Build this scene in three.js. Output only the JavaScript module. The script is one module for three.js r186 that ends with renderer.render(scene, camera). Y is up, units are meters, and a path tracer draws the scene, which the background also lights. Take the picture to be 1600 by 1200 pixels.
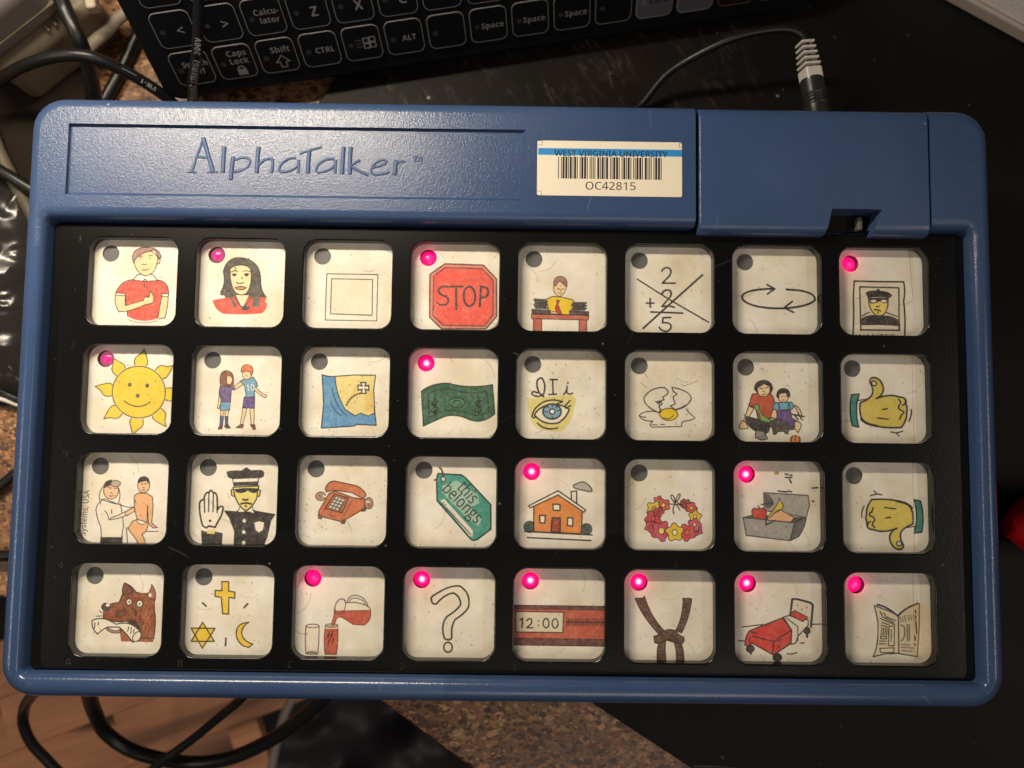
import * as THREE from 'three';
import { mergeGeometries, toCreasedNormals, mergeVertices } from 'three/addons/utils/BufferGeometryUtils.js';
import { RoundedBoxGeometry } from 'three/addons/geometries/RoundedBoxGeometry.js';
import { TextGeometry } from 'three/addons/geometries/TextGeometry.js';
import { FontLoader } from 'three/addons/loaders/FontLoader.js';
import { RectAreaLightUniformsLib } from 'three/addons/lights/RectAreaLightUniformsLib.js';
import { Brush, Evaluator, SUBTRACTION } from 'three-bvh-csg';

// ---------------------------------------------------------------- camera, lamps, exposure
// Lengths below are written in millimetres and turned to metres by MM. y = 0 is the counter top, the device's black frame lies at y = 47.
const MM = 0.001;
const scene = new THREE.Scene();
const camera = new THREE.PerspectiveCamera(53.1, 4 / 3, 0.01, 20);
camera.position.set(0.00082, 0.30857, -0.00354);
camera.up.set(-0.01318, 0.06957, -0.99749);
camera.lookAt(camera.position.clone().add(new THREE.Vector3(0.003005, -0.997569, -0.06962)));
camera.focus = 0.262; camera.userData.fStop = 8;
scene.add(camera);
const renderer = new THREE.WebGLRenderer({ antialias: true });
renderer.toneMapping = THREE.LinearToneMapping;
renderer.toneMappingExposure = 1;
renderer.shadowMap.enabled = true;
scene.background = new THREE.Color(0.035, 0.032, 0.03);
RectAreaLightUniformsLib.init();
function panel(color, intensity, w, h, at, to, roll = 0) {
  const l = new THREE.RectAreaLight(new THREE.Color().setRGB(...color), intensity, w, h);
  l.position.set(...at); l.lookAt(...to); l.rotateZ(roll); scene.add(l);
}
panel([1, 0.86, 0.67], 90, 0.2, 0.025, [-0.165, 0.257, -0.205], [-0.165, 0.137, 0.0]);       // strip lamp low over the back left of the device
panel([1, 0.86, 0.74], 2.8, 0.9, 0.5, [0.3, 1.5, 0.98], [0, 0, 0]);                           // added soft fill panel overhead, no fixture there
panel([1, 0.86, 0.7], 26, 0.8, 0.06, [-1.4, 1.3, 0.32], [0, 0, 0.3]);                         // ceiling tube, left
panel([1, 0.86, 0.7], 24, 0.9, 0.05, [1.3, 1.35, 0.25], [0, 0, 0.25]);                       // ceiling tube, right

// ---------------------------------------------------------------- helpers
const taken = {};
function numbered(n) { const k = taken[n] = (taken[n] ?? -1) + 1; return k ? `${n}_${String(k).padStart(3, '0')}` : n; }
function thing(name, label, category, base = [0, 0, 0], group) {
  const o = new THREE.Group(); o.name = numbered(name); o.position.set(base[0] * MM, base[1] * MM, base[2] * MM);
  o.userData = { label, category }; if (group) o.userData.group = group;
  o.base = base; scene.add(o); return o;
}
function mk(name, geo, mat, parent, label) {           // geometry in world millimetres -> a part of parent
  const b = parent?.base ?? [0, 0, 0];
  geo.translate(-b[0], -b[1], -b[2]); geo.scale(MM, MM, MM);
  const m = new THREE.Mesh(geo, mat); m.name = name; m.castShadow = m.receiveShadow = true; m.base = b;
  if (label) m.userData.label = label;
  if (parent) parent.add(m); else scene.add(m);
  if (parent && parent.isMesh) m.position.set(0, 0, 0);
  return m;
}
function struct(name, geo, mat) { const m = mk(name, geo, mat, null); m.userData = { kind: 'structure' }; return m; }
const std = (o) => new THREE.MeshStandardMaterial(o), phys = (o) => new THREE.MeshPhysicalMaterial(o);
const lin = (r, g, b) => new THREE.Color().setRGB(r, g, b);
function rng(s) { return () => { s |= 0; s = s + 0x6D2B79F5 | 0; let t = Math.imul(s ^ s >>> 15, 1 | s); t = t + Math.imul(t ^ t >>> 7, 61 | t) ^ t; return ((t ^ t >>> 14) >>> 0) / 4294967296; }; }
function noiseGrid(seed) {                              // tiling value noise: f(x, y, period)
  const h = (x, y) => { let n = Math.imul(x, 374761393) + Math.imul(y, 668265263) + Math.imul(seed, 1274126177) | 0; n = Math.imul(n ^ n >>> 13, 1274126177); return ((n ^ n >>> 16) >>> 0) / 4294967296; };
  return (x, y, p) => {
    const xi = Math.floor(x), yi = Math.floor(y), fx = x - xi, fy = y - yi, w = (i) => ((i % p) + p) % p;
    const sx = fx * fx * (3 - 2 * fx), sy = fy * fy * (3 - 2 * fy);
    const a = h(w(xi), w(yi)), b = h(w(xi + 1), w(yi)), c = h(w(xi), w(yi + 1)), d = h(w(xi + 1), w(yi + 1));
    return a + (b - a) * sx + (c - a) * sy + (a - b - c + d) * sx * sy;
  };
}
function dataTex(n, fn, srgb) {
  const d = new Uint8Array(n * n * 4);
  for (let y = 0; y < n; y++) for (let x = 0; x < n; x++) { const c = fn(x / n, y / n), i = (y * n + x) * 4; d[i] = c[0] * 255; d[i + 1] = c[1] * 255; d[i + 2] = c[2] * 255; d[i + 3] = 255; }
  const t = new THREE.DataTexture(d, n, n); t.magFilter = THREE.LinearFilter; t.minFilter = THREE.LinearFilter; t.wrapS = t.wrapT = THREE.RepeatWrapping;
  if (srgb) t.colorSpace = THREE.SRGBColorSpace; t.needsUpdate = true; return t;
}
function canvas(w, h) { const c = document.createElement('canvas'); c.width = w; c.height = h; return [c, c.getContext('2d')]; }
function canvasTex(c) { const t = new THREE.CanvasTexture(c); t.colorSpace = THREE.SRGBColorSpace; t.anisotropy = 8; return t; }
function planarUV(geo, size, y = false) {               // uv in tiles of size mm, laid flat (call before mk)
  const p = geo.attributes.position, uv = new Float32Array(p.count * 2);
  for (let i = 0; i < p.count; i++) { uv[2 * i] = (p.getX(i) + (y ? 0 : p.getY(i) * 0.37)) / size; uv[2 * i + 1] = (-p.getZ(i) + (y ? 0 : p.getY(i) * 0.61)) / size; }
  geo.setAttribute('uv', new THREE.BufferAttribute(uv, 2)); return geo;
}
function rectUV(geo, x0, x1, z0, z1) {                  // 0..1 over a rectangle seen from above
  const p = geo.attributes.position, uv = new Float32Array(p.count * 2);
  for (let i = 0; i < p.count; i++) { uv[2 * i] = (p.getX(i) - x0) / (x1 - x0); uv[2 * i + 1] = (z1 - p.getZ(i)) / (z1 - z0); }
  geo.setAttribute('uv', new THREE.BufferAttribute(uv, 2)); return geo;
}
function roundRect(x0, x1, y0, y1, r, S = THREE.Shape) {
  const s = new S(); s.moveTo(x0 + r, y0); s.lineTo(x1 - r, y0); s.absarc(x1 - r, y0 + r, r, -Math.PI / 2, 0); s.lineTo(x1, y1 - r); s.absarc(x1 - r, y1 - r, r, 0, Math.PI / 2);
  s.lineTo(x0 + r, y1); s.absarc(x0 + r, y1 - r, r, Math.PI / 2, Math.PI); s.lineTo(x0, y0 + r); s.absarc(x0 + r, y0 + r, r, Math.PI, Math.PI * 1.5); return s;
}
function lay(geo, y) { geo.rotateX(-Math.PI / 2); geo.translate(0, y, 0); return geo; }     // shape (x, -z) -> flat at y, extrusion goes up
function slab(shape, y0, y1, bevel = 0.5, seg = 2, curve = 8) {
  return lay(new THREE.ExtrudeGeometry(shape, { depth: y1 - y0 - 2 * bevel, bevelEnabled: true, bevelThickness: bevel, bevelSize: bevel, bevelOffset: -bevel, bevelSegments: seg, curveSegments: curve }), y0 + bevel);
}
const poly = (pts) => new THREE.Shape(pts.map(([x, z]) => new THREE.Vector2(x, -z)));
const curve = (pts) => new THREE.CatmullRomCurve3(pts.map((p) => new THREE.Vector3(...p)), false, 'centripetal');
const tube = (pts, r, n = 64, m = 12) => new THREE.TubeGeometry(curve(pts), n, r, m);
function cord(name, label, pts, r, mat, part = 'cable_sheath', category = 'cable') {
  const t = thing(name, label, category, pts[Math.floor(pts.length / 2)], category === 'cable' ? 'black cables round the device' : 'pale cords at the left'); const m = mk(part, tube(pts, r), mat, t); m.path = curve(pts); m.r = r; return t;
}
const font = await new FontLoader().loadAsync('fonts/droid/droid_sans_bold.typeface.json');
function glyph(ch, size, depth) { const g = new TextGeometry(ch, { font, size, depth, curveSegments: 3, bevelEnabled: false }); g.computeBoundingBox(); return g; }
function alongTube(path, r, text, size, t0, sign, thick = 0.06) {     // print that follows a cable
  const out = [], len = path.getLength(); let s = t0 * len;
  const eye = new THREE.Vector3(0, 300, -3);
  for (const ch of text) {
    if (ch !== ' ') {
      const g = glyph(ch, size, thick), w = g.boundingBox.max.x, u = Math.min(0.999, Math.max(0.001, s / len)), p = path.getPointAt(u), x = path.getTangentAt(u).multiplyScalar(sign);
      const n = eye.clone().sub(p); n.addScaledVector(x, -n.dot(x)).normalize(); const y = n.clone().cross(x);
      g.translate(0, -size / 2, r - 0.02); g.applyMatrix4(new THREE.Matrix4().makeBasis(x, y, n).setPosition(p)); out.push(g); s += sign * (w + size * 0.16);
    } else s += sign * size * 0.6;
  }
  return mergeGeometries(out);
}
const plane3 = (h) => { const m = new THREE.Matrix3().set(h[0], h[1], h[2], h[3], h[4], h[5], h[6], h[7], 1).invert(); return (u, v) => { const p = new THREE.Vector3(u, v, 1).applyMatrix3(m); return [p.x / p.z, p.y / p.z]; }; };

// ---------------------------------------------------------------- surface textures
const N1 = noiseGrid(1), N2 = noiseGrid(2), N3 = noiseGrid(3), N4 = noiseGrid(4);
const pebble = dataTex(1024, (u, v) => {                // moulded grain of the plastics, 60 mm a tile
  const w = N3(u * 70, v * 70, 70) * 0.7, a = N1(u * 150 + w, v * 150 - w, 150), b = N2(u * 260, v * 260, 260), c = N4(u * 30, v * 30, 30);
  const e = 0.42 * a + 0.5 * b + 0.08 * c; return [e, e, e];
});
const fine = dataTex(1024, (u, v) => { const e = 0.6 * N1(u * 200, v * 200, 200) + 0.4 * N2(u * 120, v * 120, 120); return [e, e, e]; });
const granite = (() => {                                // brown speckled laminate, 150 mm a tile
  const [c, x] = canvas(1024, 1024), rd = rng(9); x.fillStyle = '#86623f'; x.fillRect(0, 0, 1024, 1024);
  const tones = ['#ad7a50', '#9a6a48', '#744a33', '#bf8e62', '#4f3022', '#855843', '#38221a', '#9c6c4a', '#cfa276'];
  for (let i = 0; i < 15000; i++) {
    const px = rd() * 1024, py = rd() * 1024, big = i < 5000 ? 2.2 : 1, q = (2.2 + rd() * 6) * big, n = N4(px / 90, py / 90, 9999), t = tones[Math.min(8, Math.floor(Math.abs(rd() * 0.75 + n * 0.5) * 8))];
    x.fillStyle = t; x.globalAlpha = 0.55 + rd() * 0.4;
    for (const ox of px < 30 ? [0, 1024] : px > 994 ? [0, -1024] : [0]) for (const oy of py < 30 ? [0, 1024] : py > 994 ? [0, -1024] : [0]) { x.beginPath(); for (let k = 0; k < 6; k++) { const e = k / 6 * 6.283, w = q * (0.45 + 0.55 * ((i * 7919 + k * 104729) % 97) / 97); x.lineTo(px + ox + w * Math.cos(e) * 1.25, py + oy + w * Math.sin(e) * 0.8); } x.fill(); }
  }
  const t = canvasTex(c); t.wrapS = t.wrapT = THREE.RepeatWrapping; return t;
})();
const woodTex = dataTex(512, (u, v) => {
  const w = N1(u * 3, v * 8, 8) * 1.2, st = Math.max(0, N4(u * 2 + 5, v * 16 + w, 16) - 0.6) * 1.6, g = 0.5 * N2(u * 4, v * 40 + w * 2, 40) + 0.3 * N3(u * 6, v * 90, 90) + 0.2 * N4(u * 2, v * 10, 10), k = 0.92 + 0.3 * (g - 0.5) - st;
  return [Math.min(1, 0.86 * k + 0.05), 0.62 * k + 0.035, 0.48 * k + 0.02];
}, true);

// ---------------------------------------------------------------- the printed pictures, one cell of the sheet each
const INK = '#33302d', RED = '#e0584c', SKIN = '#f0cfa0', YEL = '#e4c840', PAPER = '#f1ece1';
const [sheet, g] = canvas(2048, 1024);
g.fillStyle = PAPER; g.fillRect(0, 0, 2048, 1024);
const paperAt = [4.545502, -0.2691346, 791.36466, 0.06661026, 4.3676228, 699.80622, 1.13532e-5, -2.63037e-4];
const onPaper = plane3(paperAt);
const origin = [[110, 355], [450, 355], [790, 365], [1130, 365], [110, 525], [450, 525], [790, 530], [1130, 530], [100, 695], [450, 700], [790, 705], [1130, 705], [90, 870], [440, 875], [790, 875], [1130, 880]];
function F(d, fill, stroke = INK, lw = 5) { const p = new Path2D(d); if (fill) { g.fillStyle = fill; g.fill(p); } if (stroke) { g.strokeStyle = stroke; g.lineWidth = lw * 1.12; g.stroke(p); } }
const L = (d, lw = 5, c = INK) => F(d, null, c, lw);
function O(x, y, rx, ry, fill, stroke = INK, lw = 5, rot = 0) { g.beginPath(); g.ellipse(x, y, rx, ry, rot, 0, 7); if (fill) { g.fillStyle = fill; g.fill(); } if (stroke) { g.strokeStyle = stroke; g.lineWidth = lw; g.stroke(); } }
function T(s, x, y, size, color = INK, rot = 0, fnt = 'sans-serif', wx = 1) { g.save(); g.translate(x, y); g.rotate(rot); g.scale(wx, 1); g.font = `${size}px ${fnt}`; g.fillStyle = color; g.fillText(s, 0, 0); g.restore(); }
function flower(x, y, r, c, c2 = '#f3d66a') { let d = ''; for (let i = 0; i <= 50; i++) { const a = i / 50 * Math.PI * 2, q = r * (1 + 0.17 * Math.sin(a * 5 + x)); d += (i ? 'L' : 'M') + (x + q * Math.cos(a)).toFixed(1) + ' ' + (y + q * Math.sin(a)).toFixed(1); } F(d + 'Z', c); O(x, y, r * 0.32, r * 0.36, c2, INK, 5); }
function hand(flip) {                                   // a fist with its thumb up; flip turns it over and round
  g.save(); if (flip) { g.translate(2280, 1010); g.rotate(Math.PI); g.translate(-98, 0); }
  F('M1005 470 Q1060 450 1085 420 Q1110 380 1075 320 Q1070 285 1110 285 Q1160 295 1172 360 Q1180 410 1120 440 Q1220 400 1290 430 Q1345 430 1335 480 Q1350 510 1338 545 Q1345 590 1300 652 Q1180 660 1080 635 Q1020 620 1005 560 Q995 510 1005 470Z', '#dcc75c', INK, 11);
  O(1105, 328, 20, 17, '#d7d2c4', INK, 9, 0.6); L('M1280 445 Q1310 470 1285 490 Q1270 520 1310 530 Q1330 545 1300 560 L1290 590', 10); L('M1310 490 Q1335 480 1330 460', 9);
  L('M1165 520 L1200 515 M1125 582 L1205 592', 9); L('M1010 590 Q1040 630 1120 640', 16); L('M980 455 L1050 445', 7); L('M1372 520 Q1380 560 1355 605 M1225 685 Q1260 700 1310 678 M1262 692 L1282 715', 8);
  F('M940 412 L995 405 L990 430 Q960 520 990 650 L945 640 Q915 530 940 412Z', '#3f8a80', '#1f2a28', 9); g.restore();
}
const ART = [
  () => { F('M665 510 L635 680 L690 668 Q715 560 712 515Z', SKIN); F('M460 388 Q365 395 332 490 L405 505 L410 590 L420 668 Q525 720 632 680 L668 505 L715 505 Q725 420 660 395 L600 385 Q540 420 490 385Z', RED);
    F('M332 498 Q315 560 355 625 Q450 622 530 578 L602 560 L612 515 Q600 495 585 468 L572 520 Q540 500 535 540 L400 580 L402 505Z', SKIN); F('M332 485 L402 492 L402 508 L330 502Z M668 490 L715 492 L714 515 L668 512Z', '#eee6d6'); L('M420 668 Q525 722 632 682', 14, '#efe8da'); L('M418 680 Q525 728 634 690', 3);
    F('M495 350 L458 390 L530 402 L545 385 L560 400 L637 397 L602 350Z', '#eee6d6'); F('M462 240 Q470 200 560 170 Q640 190 650 260 L630 280 Q615 350 545 362 Q490 340 475 290Z', SKIN); F('M462 265 Q430 165 545 148 Q655 150 665 225 L650 235 L635 205 L620 172 Q520 180 475 240Z', '#a8807b'); L('M500 218 L530 214 M570 214 L600 210 M525 275 L555 280 M525 315 Q550 322 570 312 M510 228 l8 2 M580 230 l8 2', 5); F('M640 235 L658 240 L650 272 L632 272Z', SKIN); L('M540 400 L540 450 M555 440 l4 8', 4); },
  () => { F('M1125 500 Q1095 510 1100 480 Q1140 420 1120 330 Q1150 210 1265 228 Q1380 250 1392 360 Q1385 470 1430 515 L1380 590 L1180 590Z', '#55504c'); F('M1040 540 L1180 515 L1330 515 L1435 520 L1420 550 L1435 565 Q1430 620 1395 635 Q1280 650 1120 640 Q1060 620 1040 540Z', RED, null); F('M1205 500 L1255 610 L1310 500Z', '#efd9b4', INK, 4);
    F('M1170 310 Q1200 280 1220 285 Q1300 270 1320 320 Q1335 420 1290 485 Q1250 520 1205 480 Q1165 420 1170 310Z', '#ecd6a6'); F('M1160 520 Q1185 560 1195 590 L1220 600 Q1200 540 1185 515Z M1330 515 L1330 590 L1380 590 Q1390 540 1380 515Z', '#6b6661', null); F('M1250 590 Q1280 570 1315 590 L1295 615 L1258 612Z', '#4a4744', null);
    L('M1205 520 Q1230 580 1262 590 Q1300 570 1320 520', 5); F('M1180 350 Q1200 335 1222 350 L1200 368Z M1268 350 Q1290 335 1312 348 L1290 368Z', '#3a3532', null); L('M1175 335 Q1200 315 1225 330 M1265 330 Q1290 315 1315 330', 5); L('M1215 410 Q1240 425 1268 410 M1254 370 l4 12', 6); F('M1205 450 Q1240 430 1288 448 Q1250 480 1205 450Z', '#b98b74'); L('M1195 290 Q1225 305 1205 320 M1180 240 l12 10 M1300 240 l12 -10', 5); },
  () => { L('M285 345 L657 352 L645 692 L273 685Z', 5); F('M320 382 L618 388 L613 650 L311 640Z', '#e6e0c8', INK, 5); },
  () => { F('M1150 272 L1430 282 L1525 385 L1520 660 L1440 750 L1120 750 L1035 665 L1040 350Z', '#dd8272', '#5c4640', 9); F('M1155 300 L1420 308 L1500 395 L1495 650 L1430 728 L1135 725 L1060 655 L1068 360Z', '#e85a4c', '#6a4a42', 8); L('M1175 445 Q1130 425 1100 465 Q1105 500 1150 510 Q1185 530 1165 565 Q1130 590 1090 560 M1190 440 L1280 440 M1230 442 L1228 605 M1325 440 Q1280 450 1285 520 Q1290 580 1325 585 Q1370 570 1368 510 Q1365 445 1325 440 M1410 440 L1400 585 M1408 445 Q1470 435 1462 490 Q1450 525 1405 520', 13, '#4a403b'); },
  () => { F('M205 600 L265 600 L265 740 L205 740Z M535 610 L590 610 L590 740 L535 740Z', '#c0654f'); F('M190 595 L606 605 L602 638 L192 628Z', '#c66a55'); F('M290 490 L345 465 L410 470 L490 490 L500 520 L480 600 L310 595 Q320 540 300 510Z', '#efc92e'); F('M372 490 L395 495 L385 525 L410 590 L380 600 L362 550 L375 520Z', '#bc4038', INK, 3); F('M325 590 Q350 560 395 595Z', SKIN, INK, 4); F('M355 385 Q355 330 400 345 L450 375 Q445 440 395 468 Q350 450 352 400Z', SKIN, INK, 4); F('M352 385 Q350 315 405 317 Q455 325 450 385 L445 395 L395 350 L365 390Z', '#9c6f62', INK, 4); L('M378 408 l18 3 M412 412 l16 -2 M390 440 l18 4 M402 415 l4 15', 4);
    F('M193 560 L330 568 L320 598 L195 590Z M465 570 L606 578 L604 602 L470 600Z', '#5b4a48'); for (let i = 0; i < 6; i++) { F(`M${210 + (i % 3) * 6} ${482 + i * 12} L${300 + (i % 2) * 10} ${488 + i * 12} L${298 + (i % 2) * 8} ${496 + i * 12} L${206 + (i % 3) * 6} ${493 + i * 12}Z`, '#66605c', INK, 4); F(`M${495 - (i % 3) * 7} ${508 + i * 10} L${592 - (i % 2) * 12} ${510 + i * 10} L${590 - (i % 2) * 12} ${517 + i * 10} L${490 - (i % 3) * 6} ${515 + i * 10}Z`, '#66605c', INK, 4); } },
  () => { L('M1145 280 Q1160 245 1195 255 Q1225 275 1200 315 L1148 368 L1240 368', 11); L('M1145 445 Q1165 410 1200 420 Q1225 445 1195 480 L1142 540 Q1190 530 1232 545', 11); L('M1030 515 L1085 515 M1058 482 L1058 545', 11); L('M1062 580 L1292 588', 11); L('M1205 620 L1150 622 L1145 660 Q1205 650 1208 690 Q1195 725 1165 722 Q1130 715 1122 692', 11); L('M1440 308 L1225 500 L1005 700', 12); L('M965 338 L1200 490 L1480 655', 9); },
  () => { g.translate(18, 0); g.scale(0.95, 1); L('M375 410 L320 410 Q150 420 130 460 Q115 510 250 540 Q370 560 480 550 Q650 535 685 490 Q690 440 560 420 L468 414', 13); L('M318 378 L378 410 L322 448', 11); L('M512 502 L450 548 L520 582', 12); },
  () => { F('M960 352 Q1150 358 1320 358 Q1335 420 1318 500 Q1332 620 1320 780 L945 780 Q960 600 952 480Z', '#e6dcc6', INK, 10); F('M1000 395 L1285 402 L1282 715 L1005 710Z', '#e2d6be', INK, 9); F('M1062 480 L1205 480 Q1210 560 1170 600 Q1140 615 1110 600 Q1065 560 1062 480Z', '#ecd66a', INK, 7); F('M1065 480 Q1130 470 1205 480 L1200 512 Q1170 525 1145 500 Q1110 525 1075 515Z', '#3a3532', null); O(1100, 500, 22, 10, '#eee6d0', null); O(1175, 500, 22, 10, '#eee6d0', null); F('M1045 440 Q1060 425 1120 425 L1135 410 L1150 428 Q1215 430 1232 460 L1215 475 Q1130 460 1060 475Z', '#33302d'); L('M1120 540 L1140 540 M1105 565 Q1130 555 1150 575 M1130 575 l2 14', 8); F('M1000 640 Q1030 610 1090 605 L1195 610 Q1255 615 1285 650 L1280 680 L1140 672 L1005 675Z', '#3a3532', INK, 5); L('M1010 610 L1070 582 M1185 582 L1270 612', 7); L('M1000 712 L1285 712 L1285 660', 9); T('WANTED', 965, 790, 66, INK, 0, 'bold sans-serif', 1.15); L('M1385 470 L1362 120', 3, '#a59a84'); g.fillStyle = '#f4efe2'; g.fillRect(1388, 0, 300, 900); },
  () => { for (let i = 0; i < 8; i++) { const a = -Math.PI / 2 + 0.08 + i * Math.PI / 4, c = Math.cos(a), s = Math.sin(a), at = (r, t) => `${(500 + r * c - t * s).toFixed(0)} ${(415 + r * s + t * c).toFixed(0)}`; F(`M${at(196, -44)} Q${at(250, -62)} ${at(272, -18)} Q${at(290, 4)} ${at(322, 14)} Q${at(280, 34)} ${at(255, 40)} Q${at(215, 58)} ${at(198, 38)}`, YEL, '#55482a', 6); } O(500, 415, 193, 190, YEL, '#55482a', 7); O(435, 362, 14, 15, '#5d5640', null); O(562, 368, 14, 15, '#5d5640', null); O(492, 443, 14, 15, '#5d5640', null); L('M392 480 Q490 560 582 488', 7, '#55482a'); },
  () => { F('M1100 375 L1095 320 Q1100 255 1150 258 Q1195 265 1195 320 L1195 370Z', '#8a5a4a', INK, 4); F('M1145 300 Q1185 285 1188 330 L1175 360 L1145 355Z', SKIN, INK, 4); F('M1092 420 L1080 510 L1075 535 L1088 538 L1105 480Z', SKIN, INK, 4); F('M1095 375 L1150 372 L1210 380 L1205 400 L1178 400 L1172 490 L1105 485 L1088 420Z', '#6b5a86', INK, 4); F('M1100 485 L1170 490 L1165 550 L1095 548Z', '#6f9dc0', INK, 4); F('M1100 550 L1122 550 L1115 600 L1098 598Z M1132 550 L1158 550 L1150 600 L1130 598Z', SKIN, INK, 4); F('M1095 595 L1120 595 L1112 660 L1092 660Z M1130 595 L1152 595 L1150 655 L1132 655Z', '#55568a', INK, 4); F('M1078 690 L1092 655 L1112 658 L1108 685Z M1122 665 L1150 652 L1168 680 L1140 682Z', '#6b4038', INK, 4);
    F('M1200 375 L1255 330 L1265 360 L1205 398Z M1345 370 L1400 425 L1435 440 L1425 460 L1390 440 L1335 395Z', SKIN, INK, 4); F('M1245 335 L1280 315 L1340 305 L1365 345 L1370 375 L1345 380 L1348 450 L1285 452 L1275 370Z', '#6c9fbe', INK, 4); T('10', 1285, 408, 66, '#e9ecec', -0.05, 'bold sans-serif', 0.9); O(1293, 285, 34, 38, SKIN, INK, 4); F('M1250 270 Q1250 212 1295 212 Q1345 220 1338 270 L1325 295 L1315 265 L1262 258Z', '#d8764e', INK, 4); L('M1268 270 l10 3 M1285 295 l10 2', 4); F('M1270 452 L1348 452 L1345 535 L1258 530Z', '#62508a', INK, 4); F('M1260 532 L1290 535 L1272 600 L1258 655 L1240 650 L1252 590Z M1310 535 L1342 535 L1342 600 L1338 660 L1318 655 L1315 590Z', SKIN, INK, 4); F('M1208 678 L1245 650 L1265 660 L1255 680Z M1312 655 L1345 655 L1350 688 L1335 692Z', '#7a4a3a', INK, 4); },
  () => { F('M250 288 L300 300 L345 300 L480 290 L640 292 L625 400 L630 500 L632 560 L642 660 L500 652 L485 665 L245 680 L262 500Z', '#5b93c4', INK, 7); F('M345 300 L480 290 L640 292 L625 400 L630 500 L630 570 L585 592 L530 570 L490 590 L420 545 Q350 430 345 300Z', '#e5d389', INK, 6); g.fillStyle = 'rgba(226,160,70,.35)'; g.fillRect(560, 400, 66, 160); L('M322 390 Q350 530 432 590 M310 485 Q340 560 392 590', 5); F('M530 345 L570 345 L562 372 L590 365 L590 405 L562 392 L572 425 L535 425 L543 395 L512 402 L512 362 L542 372Z', '#eee8dc', INK, 8); g.setLineDash([8, 14]); L('M530 425 Q455 440 425 520', 11, '#4a3b22'); g.setLineDash([]); },
  () => { F('M978 410 Q1060 345 1180 352 Q1320 395 1495 362 L1508 575 Q1420 650 1330 620 Q1210 560 1120 605 L990 665Z', '#39604a', '#28352c', 8); L('M1025 430 Q1090 390 1180 390 Q1300 440 1450 408 L1468 560 Q1400 600 1340 580 Q1220 530 1120 560 L1035 600Z', 6, '#1d2e22'); O(1235, 492, 58, 36, '#3f7454', '#1d2e22', 7); L('M1205 500 Q1215 470 1255 480 Q1265 505 1235 515', 6, '#1d2e22'); L('M1100 488 Q1060 470 1055 500 Q1060 520 1085 525 Q1105 545 1080 565 Q1060 570 1048 555 M1078 460 L1075 580', 8, '#182219'); L('M1415 485 Q1375 470 1372 500 Q1380 520 1405 525 Q1420 545 1398 562 Q1380 570 1365 555 M1395 460 L1392 580', 8, '#182219'); },
  () => { F('M165 440 Q330 425 485 415 L515 440 L490 560 Q460 650 400 682 Q260 690 200 630 Q160 540 165 440Z', '#dfd483', null); L('M235 398 Q190 375 195 410 Q240 440 280 405 Q300 330 265 288 Q225 290 230 340 Q240 410 280 425', 11); L('M325 300 L378 300 M345 302 L348 408 M318 410 L372 408 M455 320 l2 8', 10); L('M425 408 Q450 390 450 350 L448 395 Q460 415 490 400', 10); F('M212 560 Q250 490 350 482 Q420 485 465 520 Q440 590 380 620 Q280 640 212 560Z', '#efe6cf', INK, 10); O(340, 535, 66, 55, '#7fa6c0', '#2c3a44', 12); O(342, 535, 20, 20, '#f2efe6', INK, 9); L('M342 498 l0 -14 M342 572 l0 14 M305 535 l-16 2 M378 530 l16 -3 M315 508 l-10 -10 M370 508 l9 -9', 7); L('M195 570 Q205 500 290 460 Q350 440 415 462 L375 480 M430 500 L470 455 M440 510 L475 492 M195 570 Q205 590 218 575 M235 620 Q290 680 380 655', 10); },
  () => { F('M1120 540 Q1020 520 978 565 Q1000 610 1075 605 Q1040 640 1075 650 L1285 645 Q1280 610 1310 605 Q1400 590 1375 575 Q1330 540 1320 515', '#ece4d4', INK, 6); F('M1120 545 Q1000 490 1015 430 Q1060 360 1150 358 Q1200 370 1185 408 L1150 430 L1160 450 L1135 455 L1145 480 L1120 500 L1135 520Z', '#e8dfcc', INK, 7); F('M1218 358 Q1350 380 1358 440 Q1330 510 1240 522 L1205 495 L1240 480 L1225 430 L1255 405 L1230 390Z', '#ece4d4', INK, 7); F('M1090 460 L1140 455 L1125 490Z', '#4a4640', null); O(1192, 556, 65, 45, '#efc91e', INK, 6); L('M1150 580 Q1195 600 1225 565 M1070 632 l40 2 M1130 630 l30 1 M985 570 l40 10 M1235 520 Q1290 510 1310 485', 5); L('M990 320 L1035 360 M1300 350 L1410 310', 4, '#9a8f7a'); },
  () => { F('M160 560 Q175 620 140 600 L118 640 L125 665 L185 660 L165 610Z M185 500 Q165 560 155 610', SKIN, INK, 5); F('M215 405 L345 405 Q375 430 375 470 L365 585 L255 590 L240 510 L188 490Z', '#c0583e', INK, 6); F('M190 492 L150 605 L170 610 L225 515Z', SKIN, INK, 5); F('M170 570 Q260 590 345 620 L335 680 L310 700 L240 680 Q170 640 165 590Z', '#3a3636', INK, 5); F('M240 670 L300 685 L325 735 L280 745 L235 725Z', '#8c8a88', INK, 6); O(295, 370, 50, 55, SKIN, INK, 5); F('M230 370 Q230 310 295 305 Q360 310 362 370 L345 405 L340 350 L300 330 L250 360 L255 405Z', '#33302f', INK, 5); L('M265 362 l25 4 M305 362 l22 -4 M290 385 l14 6 M285 408 Q300 415 312 405', 5);
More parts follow.
